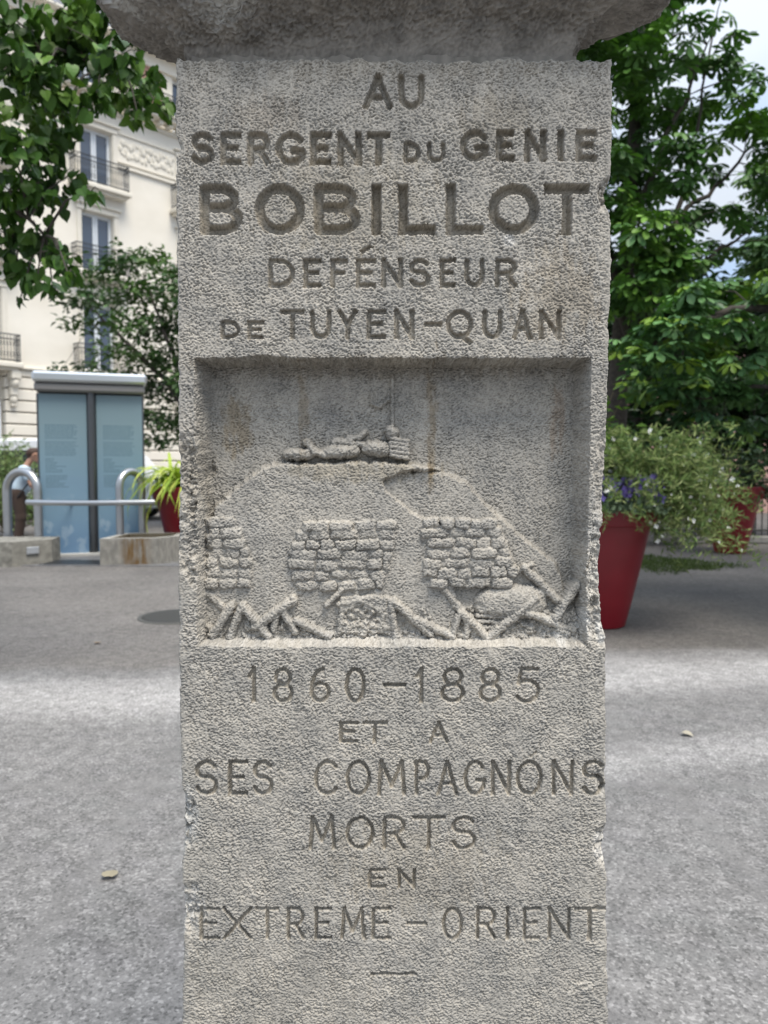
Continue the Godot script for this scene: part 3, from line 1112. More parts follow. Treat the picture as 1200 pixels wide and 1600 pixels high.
# ---------------------------------------------------------------- trees
# a heart-shaped leaf, stalk at the origin, tip along +y, face along +z, slightly folded and drooping
func heart_leaf() -> Shape:
	var s := Shape.new()
	var rim := [Vector2(0, 0.06), Vector2(0.24, -0.05), Vector2(0.46, 0.1), Vector2(0.5, 0.36), Vector2(0.36, 0.66), Vector2(0.14, 0.9), Vector2(0, 1.08)]
	for side in [1.0, -1.0]:
		for i in rim.size() - 1:
			var a: Vector2 = rim[i]
			var b: Vector2 = rim[i + 1]
			var ya := clampf(a.y, 0.06, 1.08)
			var yb := clampf(b.y, 0.06, 1.08)
			var ma := Vector3(0, ya, -0.22 * ya * ya)
			var mb := Vector3(0, yb, -0.22 * yb * yb)
			var p := Vector3(a.x * side, a.y, -0.22 * a.y * a.y + 0.16 * a.x)
			var q := Vector3(b.x * side, b.y, -0.22 * b.y * b.y + 0.16 * b.x)
			if side > 0.0:
				s.tri(ma, p, q)
				s.tri(ma, q, mb)
			else:
				s.tri(ma, q, p)
				s.tri(ma, mb, q)
	return s


# a hand of seven drooping leaflets
func palm_leaf() -> Shape:
	var s := Shape.new()
	for i in 7:
		var a := deg_to_rad((i - 3) * 44.0)
		var l: float = [0.55, 0.8, 0.96, 1.0, 0.96, 0.8, 0.55][i]
		var d := Vector3(sin(a), cos(a), 0)
		var x := Vector3(cos(a), -sin(a), 0)
		var pts := []
		for q in [[0.0, 0.02], [0.4, 0.10], [0.72, 0.21], [0.9, 0.14], [1.0, 0.0]]:
			var c: Vector3 = d * (l * q[0]) + Vector3(0, 0, -0.42 * l * q[0] * q[0])
			pts.append([c - x * (q[1] * l) + Vector3(0, 0, 0.05 * q[1]), c + Vector3(0, 0, -0.18 * q[1]), c + x * (q[1] * l) + Vector3(0, 0, 0.05 * q[1])])
		for k in 4:
			s.quad(pts[k][0], pts[k][1], pts[k + 1][1], pts[k + 1][0])
			s.quad(pts[k][1], pts[k][2], pts[k + 1][2], pts[k + 1][1])
	return s


func small_leaf() -> Shape:
	var s := Shape.new()
	s.tri(Vector3(0, 0, 0), Vector3(0.26, 0.45, 0.06), Vector3(0, 1, -0.15))
	s.tri(Vector3(0, 0, 0), Vector3(0, 1, -0.15), Vector3(-0.26, 0.45, 0.06))
	return s


func leaf_paint(tone := Color.WHITE, gloss := 0.45) -> StandardMaterial3D:
	var m := vpaint(gloss)
	m.albedo_color = tone
	m.backlight_enabled = true
	m.backlight = Color(0.42, 0.5, 0.16)
	m.metallic_specular = 0.35
	return m


func leaf_turn(out: Vector3, droop: float, flat: float) -> Basis:
	var face := (Vector3.UP * flat + Vector3(rng.randfn(), rng.randfn() * 0.5, rng.randfn()) * 0.45).normalized()
	var tip := (Vector3(out.x, 0, out.z).normalized() * rng.randf_range(0.3, 1.0) + Vector3(rng.randfn(), 0, rng.randfn()) * 0.5 + Vector3.DOWN * droop)
	tip = (tip - face * tip.dot(face))
	if tip.length() < 0.05:
		tip = face.cross(Vector3.RIGHT)
	tip = tip.normalized()
	return Basis(tip.cross(face), tip, face)


# clusters: [x, y, z, radius]; limbs: paths of points. Each cluster hangs on a twig from the nearest limb point.
func tree(called: String, label: String, group: String, trunk: Array, radii: Array, limbs: Array, clusters: Array, leaf: Shape, size: float, each: float, tones: Array, droop: float, flat: float, single: int, bark: Material) -> Node3D:
	var foot: Vector3 = trunk[0]
	var root := thing(called, label, "tree", foot, 0.0, group)
	var t := Shape.new()
	var path := []
	for p in trunk:
		path.append(p - foot)
	t.tube(path, radii, 12)
	part("trunk", t, bark, root)
	var nodes := path.duplicate()
	var lb := Shape.new()
	for l in limbs:
		var r0: float = l[0]
		var pts := []
		for i in range(1, l.size()):
			pts.append(l[i] - foot)
		var fine := []
		var rr := []
		for i in pts.size() - 1:
			for k in 5:
				var q := k / 5.0
				fine.append(pts[i].lerp(pts[i + 1], q) + Vector3(rng.randfn(), rng.randfn(), rng.randfn()) * 0.02)
				rr.append(r0 * lerpf(1.0, 0.25, (i + q) / (pts.size() - 1)))
		fine.append(pts[-1])
		rr.append(r0 * 0.22)
		lb.tube(fine, rr, 7)
		nodes.append_array(fine)
	var places := []
	var tints := []
	for c in clusters:
		var at := Vector3(c[0], c[1], c[2]) - foot
		var r: float = c[3]
		var best: Vector3 = nodes[0]
		for q in nodes:
			if at.distance_squared_to(q) + (0.3 if q.y > at.y + 0.5 else 0.0) < at.distance_squared_to(best):
				best = q
		var mid := best.lerp(at, 0.5) + Vector3(0, 0.12 * best.distance_to(at), 0)
		var tw := [best, mid, at]
		lb.tube(tw, [clampf(0.006 + best.distance_to(at) * 0.008, 0.005, 0.03), 0.006, 0.004], 5, false)
		var count := maxi(4, int(each * rng.randf_range(0.8, 1.2) * pow(r / 0.2, 2.0) * pow(0.1 / size, 1.4)))
		var tone: Color = tones[rng.randi() % tones.size()]
		for i in count:
			var o := Vector3(rng.randfn(), rng.randfn() * 0.62, rng.randfn()) * r * 0.55
			if o.length() > r * 1.25:
				o *= 0.6
			var b := leaf_turn(o + (at - best) * 0.3, droop, flat)
			var sz := size * rng.randf_range(0.65, 1.15)
			places.append(Transform3D(b.scaled(Vector3.ONE * sz), at + o))
			var q := tone.lerp(tones[rng.randi() % tones.size()], rng.randf() * 0.7) * rng.randf_range(0.8, 1.25)
			tints.append(q)
		for i in 3:
			var o := Vector3(rng.randfn(), rng.randfn() * 0.5, rng.randfn()) * r * 0.6
			lb.tube([at, at + o * 0.6 + Vector3(0, 0.02, 0), at + o], [0.004, 0.003, 0.002], 4, false)
	part("branches", lb, bark, root)
	var mesh := leaf.mesh()
	if single > 0:
		# the leaves that show largest are pieces of their own
		var order := range(places.size())
		var eye := Vector3(0, 1.4, 0) - foot
		order.sort_custom(func(a, b): return places[a].origin.distance_squared_to(eye) < places[b].origin.distance_squared_to(eye))
		var picked := {}
		for k in order:
			var w: Vector3 = places[k].origin - eye
			if absf(w.x / -w.z) < 0.5 and w.y / -w.z < 0.62 and picked.size() < single:
				picked[k] = true
		var crown_places := []
		var crown_tints := []
		for k in places.size():
			if not picked.has(k):
				crown_places.append(places[k])
				crown_tints.append(tints[k])
		var crown := stuff("crown", mesh, leaf_paint(), crown_places, crown_tints, root)
		var kinds := []
		for i in 6:
			var c: Color = tones[i % tones.size()] * (0.85 + 0.08 * i)
			kinds.append(leaf_paint(c.linear_to_srgb()))
		var n := 0
		for k in picked:
			var o := part("leaf", mesh, kinds[n % 6], crown)
			o.transform = places[k]
			n += 1
	else:
		stuff("crown", mesh, leaf_paint(), places, tints, root)
	return root


func V(x: float, y: float, z: float) -> Vector3:
	return Vector3(x, y, z)


func trees() -> void:
	var bark := rough_paint(71, lin(0.03, 0.026, 0.022), lin(0.10, 0.085, 0.07), 0.6, 0.95, 1.0, 0.02)
	var lime := [
		[-2.15, 4.00, -4.54, 0.17], [-2.11, 4.03, -4.84, 0.18], [-1.84, 4.04, -4.67, 0.17], [-1.78, 4.21, -4.90, 0.16], [-1.87, 3.97, -4.93, 0.16], [-1.87, 3.60, -4.37, 0.15],
		[-2.02, 3.57, -4.31, 0.16], [-2.33, 3.74, -5.14, 0.19], [-1.85, 3.50, -4.56, 0.13], [-1.54, 3.75, -4.53, 0.13], [-1.76, 3.94, -5.30, 0.13], [-1.74, 3.65, -4.77, 0.11],
		[-1.54, 3.82, -5.14, 0.11], [-1.49, 3.54, -4.78, 0.07], [-1.40, 3.66, -4.94, 0.06], [-2.10, 3.22, -4.45, 0.17], [-2.14, 3.38, -4.93, 0.14], [-2.12, 3.61, -5.17, 0.11],
		[-2.28, 3.10, -4.82, 0.18], [-2.18, 3.18, -5.04, 0.15], [-2.00, 3.25, -4.97, 0.09], [-1.63, 2.94, -4.36, 0.07], [-2.40, 2.90, -5.06, 0.18], [-2.14, 2.83, -4.89, 0.12],
		[-1.90, 2.65, -4.60, 0.10], [-1.75, 2.48, -4.33, 0.06], [-2.43, 2.73, -5.17, 0.12], [-2.12, 2.55, -4.77, 0.09], [-2.13, 2.55, -5.02, 0.05], [-2.42, 2.52, -5.18, 0.04],
		[-1.92, 4.12, -5.01, 0.13], [-1.68, 4.27, -5.22, 0.11], [-1.42, 3.73, -4.69, 0.08],
	]
	for i in 46:
		var a := rng.randf() * TAU
		var r := sqrt(rng.randf()) * 2.1
		lime.append([-4.5 + cos(a) * r * 0.95, rng.randf_range(3.2, 7.0), -4.9 + sin(a) * r, rng.randf_range(0.28, 0.4)])
	var limbs := [
		[0.05, V(-4.35, 2.9, -4.9), V(-3.4, 3.35, -4.8), V(-2.5, 3.75, -4.8), V(-1.95, 3.95, -4.85), V(-1.6, 3.85, -4.9)],
		[0.04, V(-4.4, 2.7, -4.9), V(-3.3, 3.2, -4.9), V(-2.5, 3.2, -4.9), V(-2.1, 2.85, -4.85)],
		[0.045, V(-4.4, 3.2, -4.9), V(-3.2, 4.1, -4.9), V(-2.4, 4.4, -4.9), V(-1.7, 4.35, -5.0)],
		[0.06, V(-4.45, 3.4, -4.9), V(-4.9, 4.8, -5.6), V(-5.3, 6.3, -6.0)],
		[0.06, V(-4.45, 3.6, -4.9), V(-4.3, 5.2, -4.2), V(-4.2, 6.6, -3.8)],
		[0.05, V(-4.45, 3.0, -4.9), V(-5.4, 4.0, -4.4), V(-6.2, 4.7, -4.2)],
	]
	tree("lime_tree", "broad-leaved tree reaching in at the upper left, its leafy branch tips nearest the viewer", "", [V(-4.5, 0, -4.95), V(-4.48, 1.5, -4.95), V(-4.42, 3.0, -4.9), V(-4.45, 5.0, -4.9), V(-4.5, 6.5, -4.95)], [0.16, 0.13, 0.11, 0.07, 0.03], limbs, lime, heart_leaf(), 0.08, 82.0, [Color(0.036, 0.084, 0.014), Color(0.055, 0.125, 0.02), Color(0.027, 0.062, 0.014), Color(0.095, 0.18, 0.026)], 1.3, 0.35, 300, bark)

	var chest := [
		[2.35, 6.46, -9.54, 0.20], [2.44, 6.23, -8.90, 0.22], [2.91, 6.90, -9.78, 0.20], [3.20, 6.84, -9.68, 0.24], [3.00, 5.92, -8.28, 0.21], [3.26, 6.02, -8.34, 0.15],
		[3.62, 6.17, -8.49, 0.11], [4.36, 6.77, -9.84, 0.11], [2.58, 5.94, -8.89, 0.26], [2.98, 6.04, -9.23, 0.27], [3.11, 5.71, -8.64, 0.25], [3.57, 6.00, -9.01, 0.21],
		[3.76, 5.96, -8.79, 0.16], [4.06, 5.66, -8.73, 0.10], [2.74, 5.65, -9.15, 0.27], [3.04, 5.57, -9.15, 0.30], [3.62, 5.80, -9.73, 0.31], [3.81, 5.73, -9.33, 0.22],
		[4.35, 6.01, -9.77, 0.15], [4.57, 5.68, -9.64, 0.14], [2.93, 5.55, -9.88, 0.29], [3.06, 5.13, -9.31, 0.33], [3.14, 4.83, -8.39, 0.27], [3.99, 5.46, -9.65, 0.21],
		[4.47, 5.61, -9.84, 0.15], [4.70, 5.22, -9.73, 0.13], [2.75, 4.80, -9.12, 0.29], [3.17, 4.71, -9.38, 0.33], [3.21, 4.49, -8.48, 0.25], [4.02, 5.02, -9.60, 0.20],
		[4.20, 4.84, -9.13, 0.12], [2.56, 4.20, -8.61, 0.29], [2.75, 3.94, -8.21, 0.29], [3.62, 4.45, -9.64, 0.29], [4.07, 4.65, -9.88, 0.21], [3.70, 4.18, -8.26, 0.14],
		[4.59, 4.54, -9.54, 0.11], [2.68, 3.85, -8.84, 0.31], [2.84, 3.65, -8.37, 0.29], [3.28, 3.75, -8.63, 0.26], [3.99, 4.10, -9.48, 0.17], [4.43, 4.12, -9.67, 0.12],
		[3.98, 3.80, -8.18, 0.12], [2.72, 3.54, -9.21, 0.31], [2.68, 3.30, -8.18, 0.27], [3.46, 3.66, -9.39, 0.23],
	]
	for i in 26:
		chest.append([rng.randf_range(1.2, 2.4), rng.randf_range(3.4, 6.6), rng.randf_range(-10.4, -8.2), rng.randf_range(0.24, 0.36)])
	for i in 16:
		chest.append([rng.randf_range(2.6, 4.2), rng.randf_range(7.0, 8.6), rng.randf_range(-10.0, -8.6), rng.randf_range(0.24, 0.34)])
	for i in 12:
		chest.append([rng.randf_range(2.4, 3.3), rng.randf_range(2.9, 6.4), rng.randf_range(-8.7, -8.2), rng.randf_range(0.18, 0.28)])
	for p in [V(4.5, 4.65, -9.2), V(4.55, 5.25, -9.3), V(4.2, 4.25, -9.0), V(4.05, 6.0, -9.2), V(4.35, 5.55, -9.4), V(4.6, 4.95, -9.5)]:
		chest.append([p.x, p.y, p.z, 0.2])
	var ch_limbs := [
		[0.05, V(2.9, 3.0, -9.1), V(3.3, 4.0, -9.0), V(3.6, 5.0, -9.2), V(3.7, 6.0, -9.1)],
		[0.05, V(2.9, 2.8, -9.1), V(2.5, 4.0, -8.8), V(2.3, 5.4, -9.1), V(2.4, 6.4, -9.3)],
		[0.045, V(2.92, 3.6, -9.1), V(3.5, 4.4, -9.3), V(4.1, 4.9, -9.6), V(4.6, 5.5, -9.7)],
		[0.04, V(2.92, 4.4, -9.1), V(3.3, 5.4, -8.9), V(3.5, 6.0, -8.6)],
		[0.04, V(2.9, 3.4, -9.1), V(2.2, 4.2, -9.2), V(1.6, 4.8, -9.3)],
		[0.04, V(2.9, 3.0, -9.1), V(3.4, 3.6, -8.9), V(4.0, 4.0, -9.2), V(4.5, 4.3, -9.6)],
	]
	var greens := [Color(0.08, 0.175, 0.035), Color(0.135, 0.26, 0.045), Color(0.055, 0.125, 0.035), Color(0.095, 0.19, 0.07)]
	tree("chestnut_tree", "tall open-crowned chestnut tree directly behind the monument's right edge, sky showing through", "", [V(2.72, 0, -9.2), V(2.76, 2.0, -9.2), V(2.88, 4.5, -9.2), V(2.98, 6.5, -9.2), V(3.05, 8.2, -9.2)], [0.16, 0.13, 0.085, 0.045, 0.02], ch_limbs, chest, palm_leaf(), 0.185, 33.0, greens, 0.5, 1.2, 300, bark)

	var low := [
		[2.90, 2.99, -7.36, 0.21], [3.47, 3.26, -8.13, 0.22], [3.80, 3.32, -8.27, 0.23], [3.74, 3.14, -7.61, 0.23], [4.36, 3.19, -8.30, 0.25], [2.53, 2.75, -7.33, 0.18],
		[2.65, 2.72, -7.01, 0.19], [3.18, 2.89, -7.74, 0.23], [3.08, 2.73, -6.94, 0.14], [3.48, 2.66, -7.18, 0.13], [3.90, 2.71, -7.47, 0.22], [2.39, 2.64, -7.75, 0.19],
		[2.43, 2.45, -7.12, 0.20], [2.64, 2.42, -6.96, 0.20], [3.41, 2.63, -8.11, 0.23], [3.39, 2.42, -7.34, 0.17], [4.15, 2.51, -8.24, 0.23], [2.69, 2.30, -8.16, 0.20],
		[2.76, 2.19, -7.43, 0.20], [3.11, 2.23, -7.54, 0.21], [3.43, 2.18, -7.63, 0.19], [3.80, 2.13, -7.80, 0.17], [4.06, 2.06, -7.73, 0.19], [3.12, 1.93, -7.68, 0.18],
		[3.41, 1.91, -7.77, 0.17], [3.91, 1.90, -8.22, 0.15],
	]
	for i in 44:
		low.append([rng.randf_range(4.2, 7.2), rng.randf_range(2.3, 6.0), rng.randf_range(-8.6, -5.6), rng.randf_range(0.25, 0.4)])
	for i in 24:  # foliage added, mostly out of view, to shade the far planter
		low.append([rng.randf_range(5.4, 7.8), rng.randf_range(4.2, 6.4), rng.randf_range(-12.2, -9.2), rng.randf_range(0.32, 0.45)])
	var low_limbs := [
		[0.06, V(5.52, 3.2, -7.2), V(6.0, 4.6, -8.6), V(6.4, 5.2, -10.6), V(6.6, 5.4, -11.8)],  # limb added to carry that shading foliage
		[0.06, V(5.5, 2.3, -7.2), V(4.6, 2.9, -7.6), V(3.6, 3.0, -7.6), V(2.8, 2.75, -7.3), V(2.45, 2.5, -7.3)],
		[0.04, V(5.5, 2.0, -7.2), V(4.5, 2.3, -7.6), V(3.6, 2.2, -7.6), V(3.0, 2.1, -7.6)],
		[0.06, V(5.5, 2.6, -7.2), V(5.0, 4.0, -7.5), V(4.8, 5.4, -7.8)],
		[0.06, V(5.5, 2.8, -7.2), V(6.1, 4.2, -6.6), V(6.4, 5.6, -6.3)],
	]
	tree("chestnut_tree", "chestnut tree whose low spreading branches hang over the flowering planter from the right", "", [V(5.5, 0, -7.2), V(5.5, 2.4, -7.2), V(5.55, 4.6, -7.2), V(5.6, 6.0, -7.1)], [0.16, 0.13, 0.08, 0.03], low_limbs, low, palm_leaf(), 0.175, 50.0, [Color(0.07, 0.15, 0.055), Color(0.095, 0.20, 0.065), Color(0.05, 0.115, 0.048), Color(0.15, 0.25, 0.035)], 0.35, 1.6, 300, bark)

	var mid := [
		[-7.01, 6.20, -19.02, 0.47], [-6.31, 6.37, -18.79, 0.47], [-5.95, 6.68, -19.66, 0.46], [-5.00, 6.07, -18.21, 0.42], [-7.25, 5.38, -18.40, 0.43], [-7.38, 5.90, -20.43, 0.59],
		[-6.18, 5.75, -19.06, 0.56], [-5.50, 5.69, -19.15, 0.56], [-4.46, 5.47, -17.53, 0.58], [-7.55, 4.92, -18.75, 0.28], [-7.12, 5.01, -19.24, 0.40], [-5.77, 4.70, -17.56, 0.51],
		[-5.65, 4.96, -19.35, 0.61], [-4.94, 4.96, -19.40, 0.65], [-6.12, 4.07, -17.68, 0.44], [-5.99, 4.25, -19.38, 0.56], [-5.14, 4.10, -18.90, 0.63], [-7.49, 3.96, -19.54, 0.33],
		[-6.59, 3.60, -18.56, 0.39], [-6.24, 3.56, -19.62, 0.57], [-5.54, 3.41, -19.71, 0.62], [-4.35, 3.34, -17.57, 0.58], [-5.34, 2.62, -17.68, 0.44], [-5.34, 2.59, -19.53, 0.55],
		[-4.89, 2.81, -20.39, 0.68], [-5.30, 2.06, -18.25, 0.33], [-7.86, 3.79, -18.87, 0.28],
	]
	for i in 26:
		mid.append([rng.randf_range(-4.6, -2.2), rng.randf_range(2.6, 6.6), rng.randf_range(-20.2, -17.6), rng.randf_range(0.4, 0.6)])
	tree("square_tree", "dark small-leaved tree behind the blue fountain kiosk, in front of the cream building", "", [V(-4.3, 0, -19), V(-4.3, 2.0, -19), V(-4.4, 4.2, -19), V(-4.5, 6.2, -19)], [0.2, 0.16, 0.11, 0.04], [[0.08, V(-4.3, 2.2, -19), V(-5.4, 3.6, -19), V(-6.6, 4.8, -19), V(-7.2, 5.4, -19)], [0.08, V(-4.3, 2.6, -19), V(-5.2, 4.4, -18.8), V(-5.8, 6.0, -19)], [0.07, V(-4.3, 2.2, -19), V(-3.4, 3.8, -19), V(-2.8, 5.4, -19)]], mid, small_leaf(), 0.2, 80.0, [Color(0.045, 0.095, 0.03), Color(0.07, 0.135, 0.035), Color(0.034, 0.07, 0.026), Color(0.09, 0.16, 0.04)], 0.4, 0.9, 0, bark)

	for spec in [
		["square_tree", "dense dark tree beyond the planters, right behind the monument's edge at mid height", V(5.0, 0, -15.5), 4.1, 6.2, 1.6, 5.3, -15.5],
		["square_tree", "dense dark tree at the far right, before the pink brick house", V(7.8, 0, -16.6), 6.4, 9.2, 1.7, 5.0, -16.6],
	]:
		var cl := []
		for i in 52:
			cl.append([rng.randf_range(spec[3], spec[4]), rng.randf_range(spec[5], spec[6]), spec[7] + rng.randf_range(-1.2, 1.2), rng.randf_range(0.42, 0.6)])
		var f: Vector3 = spec[2]
		tree(spec[0], spec[1], "", [f, f + V(0.05, 1.6, 0), f + V(0, 3.4, 0), f + V(0, 5.0, 0)], [0.2, 0.15, 0.1, 0.03], [[0.07, f + V(0, 1.6, 0), f + V(-0.8, 3.0, 0), f + V(-1.0, 4.4, 0)], [0.07, f + V(0, 1.8, 0), f + V(0.8, 3.0, 0), f + V(1.1, 4.4, 0)]], cl, small_leaf(), 0.26, 80.0, [Color(0.022, 0.05, 0.02), Color(0.032, 0.07, 0.022), Color(0.018, 0.04, 0.018)], 0.4, 1.0, 0, bark)


# ---------------------------------------------------------------- houses
func houses() -> void:
	cream_building()
	brick_house()


func railing(w: float, h: float, deep: float) -> Shape:
	var s := Shape.new()
	for y in [0.06, h * 0.82, h]:
		s.box(V(0, y, deep), V(w, 0.035, 0.035), 0.006)
		for e in [-1, 1]:
			s.box(V(e * (w * 0.5 - 0.0175), y, deep * 0.5 - 0.02), V(0.033, 0.033, deep - 0.04), 0.0)
	var n := int(w / 0.105)
	for i in n + 1:
		var x := lerpf(-w * 0.5 + 0.02, w * 0.5 - 0.02, float(i) / n)
		s.box(V(x, h * 0.5, deep), V(0.016, h - 0.04, 0.016))
		if i < n:
			# small scroll between the bars
			var r := 0.044
			var loop := []
			for k in 9:
				loop.append(V(x + 0.052 + cos(TAU * k / 8.0) * r, h * 0.66 + sin(TAU * k / 8.0) * r * 1.4, deep))
			s.tube(loop, [0.007], 4, false)
			loop = []
			for k in 9:
				loop.append(V(x + 0.052 + cos(TAU * k / 8.0) * r, h * 0.28 + sin(TAU * k / 8.0) * r * 1.7, deep))
			s.tube(loop, [0.007], 4, false)
	for e in [-1, 1]:
		for k in 4:
			s.box(V(e * (w * 0.5 - 0.018), h * 0.5, deep * (k + 0.5) / 4.5), V(0.016, h - 0.04, 0.016))
	return s


func cream_building() -> void:
	# local x runs along the front (away from the viewer), z out of it
	var root := thing("cream_building", "tall cream stone apartment building with iron balconies and zinc mansard roof, far left", "building", V(-10.86, 0, -30.0), 0.837)
	var stone := rough_paint(81, lin(0.70, 0.66, 0.575), lin(0.84, 0.80, 0.72), 5.0, 0.9, 0.6, 0.006)
	var trim := rough_paint(82, lin(0.66, 0.62, 0.53), lin(0.78, 0.74, 0.66), 3.0, 0.9)
	var white := paint(lin(0.72, 0.76, 0.80), 0.5)
	var iron := paint(lin(0.045, 0.05, 0.055), 0.5, 0.3)
	var zinc := rough_paint(83, lin(0.24, 0.27, 0.31), lin(0.34, 0.38, 0.43), 2.0, 0.5)
	var slate := rough_paint(84, lin(0.10, 0.11, 0.13), lin(0.18, 0.19, 0.22), 1.5, 0.6)
	var pane_m := paint(lin(0.06, 0.085, 0.13), 0.06, 0.0)
	pane_m.metallic_specular = 0.8
	var curtain := rough_paint(85, lin(0.5, 0.52, 0.54), lin(0.7, 0.72, 0.74), 1.0, 0.9)
	var cols := [-13.0, -8.7, -4.4, -0.1, 4.2, 8.5, 12.8]
	var x0 := -15.2
	var x1 := 15.0
	# floors: [floor level, window head, wall top]
	var floors := [[5.15, 7.75, 8.7], [8.85, 11.15, 11.95], [12.1, 14.3, 15.05]]
	var ww := 1.28
	var wall := Shape.new()
	for f in floors:
		var lo: float = f[0] - 0.15
		var edges := [x0]
		for c in cols:
			edges.append(c - ww * 0.5)
			edges.append(c + ww * 0.5)
		edges.append(x1)
		for i in range(0, edges.size(), 2):
			wall.box(V((edges[i] + edges[i + 1]) * 0.5, (lo + f[2]) * 0.5, -0.3), V(edges[i + 1] - edges[i], f[2] - lo, 0.6))
		for c in cols:
			wall.box(V(c, (f[1] + f[2]) * 0.5, -0.3), V(ww, f[2] - f[1], 0.6))
			wall.box(V(c, lo + 0.075, -0.3), V(ww, 0.15, 0.6))
	wall.box(V((x0 + x1) * 0.5, 10.0, -6.0), V(x1 - x0, 10.2, 10.6))
	part("wall", wall, stone, root)
	# channelled lower storeys: courses with recessed joints, open at the windows
	var y := 0.5
	while y < 4.9:
		var hgt := minf(0.42, 4.98 - y)
		var edges := [x0]
		for c in cols:
			edges.append(c - 0.7)
			edges.append(c + 0.7)
		edges.append(x1)
		for i in range(0, edges.size(), 2):
			var s := Shape.new()
			s.box(V((edges[i] + edges[i + 1]) * 0.5, y + hgt * 0.5, -0.26), V(edges[i + 1] - edges[i] - 0.01, hgt - 0.05, 0.56), 0.025)
			part("stone_course", s, stone, root)
		y += hgt
	var core := Shape.new()
	core.box(V((x0 + x1) * 0.5, 2.45, -4.0), V(x1 - x0 - 0.1, 4.9, 7.3))
	core.box(V((x0 + x1) * 0.5, 0.25, -0.2), V(x1 - x0, 0.5, 0.6), 0.02)
	part("base_wall", core, trim, root)
	var frame := Shape.new()
	var fw := ww
	for e in [-1, 1]:
		frame.box(V(e * (fw * 0.5 - 0.05), 1.15, -0.26), V(0.1, 2.3, 0.1), 0.012)
		frame.box(V(e * 0.055, 1.15, -0.25), V(0.10, 2.12, 0.08), 0.012)
	frame.box(V(0, 2.245, -0.263), V(fw - 0.2, 0.11, 0.094), 0.012)
	frame.box(V(0, 0.07, -0.255), V(fw - 0.2, 0.14, 0.09), 0.012)
	var frame_mesh := frame.mesh()
	var pane := Shape.new()
	pane.box(V(0, 1.1, 0), V(0.44, 2.0, 0.012))
	var pane_mesh := pane.mesh()
	var rail_mesh := railing(2.2, 0.95, 0.42).mesh()
	for fi in 3:
		var f: Array = floors[fi]
		var high: float = f[1] - f[0]
		for c in cols:
			var w := part("window", frame_mesh, white, root)
			w.position = V(c, f[0], 0)
			w.scale = V(1, high / 2.3, 1)
			for e in [-1, 1]:
				var p := part("pane", pane_mesh, pane_m, w)
				p.position = V(e * 0.325, 0.07, -0.262)
			var cu := Shape.new()
			cu.box(V(0.0, 1.15, -0.42), V(fw, 2.3, 0.01))
			part("curtain", cu, curtain if rng.randf() < 0.4 else paint(lin(0.07, 0.08, 0.1)), w)
			# surround
			var su := Shape.new()
			for e in [-1, 1]:
				su.box(V(c + e * (fw * 0.5 + 0.11), f[0] + high * 0.5, 0.025), V(0.18, high, 0.06), 0.012)
			su.box(V(c, f[1] + 0.12, 0.04), V(fw + 0.42, 0.22, 0.09), 0.02)
			su.box(V(c, f[1] + 0.26, 0.08), V(fw + 0.6, 0.07, 0.18), 0.02)
			part("window_surround", su, trim, root)
			var b := Shape.new()
			b.box(V(c, f[0] - 0.1, 0.27), V(2.35, 0.18, 0.54), 0.03)
			b.box(V(c, f[0] - 0.24, 0.2), V(2.1, 0.1, 0.4), 0.03)
			part("balcony_slab", b, trim, root)
			var r := part("railing", rail_mesh, iron, root)
			r.position = V(c, f[0], 0.03)
			if fi == 0:
				# scrolled consoles under the first balcony
				for e in [-1, 1]:
					var k := Shape.new()
					k.box(V(c + e * 0.95, 4.72, 0.22), V(0.34, 0.28, 0.42), 0.03)
					k.ball(V(c + e * 0.95, 4.46, 0.22), V(0.16, 0.2, 0.2))
					k.box(V(c + e * 0.95, 4.16, 0.12), V(0.28, 0.34, 0.24), 0.05)
					k.ball(V(c + e * 0.95, 3.88, 0.1), V(0.13, 0.16, 0.13))
					k.box(V(c + e * 0.95, 3.68, 0.08), V(0.2, 0.08, 0.16), 0.02)
					part("console", k, trim, root)
			if fi == 2:
				# carved frieze panel between the top windows
				var g := Shape.new()
				var cx: float = c + 2.15
				g.box(V(cx, 14.42, 0.03), V(2.6, 0.06, 0.06), 0.01)
				g.box(V(cx, 13.35, 0.03), V(2.6, 0.06, 0.06), 0.01)
				g.box(V(cx, 13.16, 0.045), V(2.7, 0.10, 0.09), 0.03)
				for i in 22:
					var px := cx - 1.15 + 2.3 * i / 21.0
					g.ball(V(px, 13.88 + 0.24 * sin(i * 1.7), 0.0), V(0.10 + 0.04 * sin(i * 2.3), 0.15, 0.055), 5, 7)
					g.ball(V(px + 0.05, 13.88 - 0.26 * sin(i * 1.7 + 0.6), 0.0), V(0.075, 0.09, 0.045), 5, 7)
				part("frieze_panel", g, trim, root)
	for c in cols:
		var w := part("window", frame_mesh, white, root)
		w.position = V(c, 1.5, 0)
		for e in [-1, 1]:
			var p := part("pane", pane_mesh, pane_m, w)
			p.position = V(e * 0.325, 0.07, -0.262)
	# string course over the channelled storeys, main cornice with its blocks, attic, roof
	var st := Shape.new()
	st.box(V((x0 + x1) * 0.5, 5.02, 0.06), V(x1 - x0, 0.1, 0.14), 0.03)
	part("string_course", st, trim, root)
	var co := Shape.new()
	co.box(V((x0 + x1) * 0.5, 15.1, 0.04), V(x1 - x0, 0.14, 0.12), 0.03)
	co.box(V((x0 + x1) * 0.5, 15.42, 0.26), V(x1 - x0, 0.12, 0.66), 0.02)
	co.box(V((x0 + x1) * 0.5, 15.54, 0.3), V(x1 - x0, 0.11, 0.78), 0.03)
	part("cornice", co, trim, root)
	var corbel := Shape.new()
	corbel.box(V(0, 0, 0), V(0.2, 0.16, 0.4), 0.03)
	var corbel_mesh := corbel.mesh()
	var x := x0 + 0.2
	while x < x1:
		var o := part("corbel", corbel_mesh, trim, root)
		o.position = V(x, 15.27, 0.24)
		x += 0.46
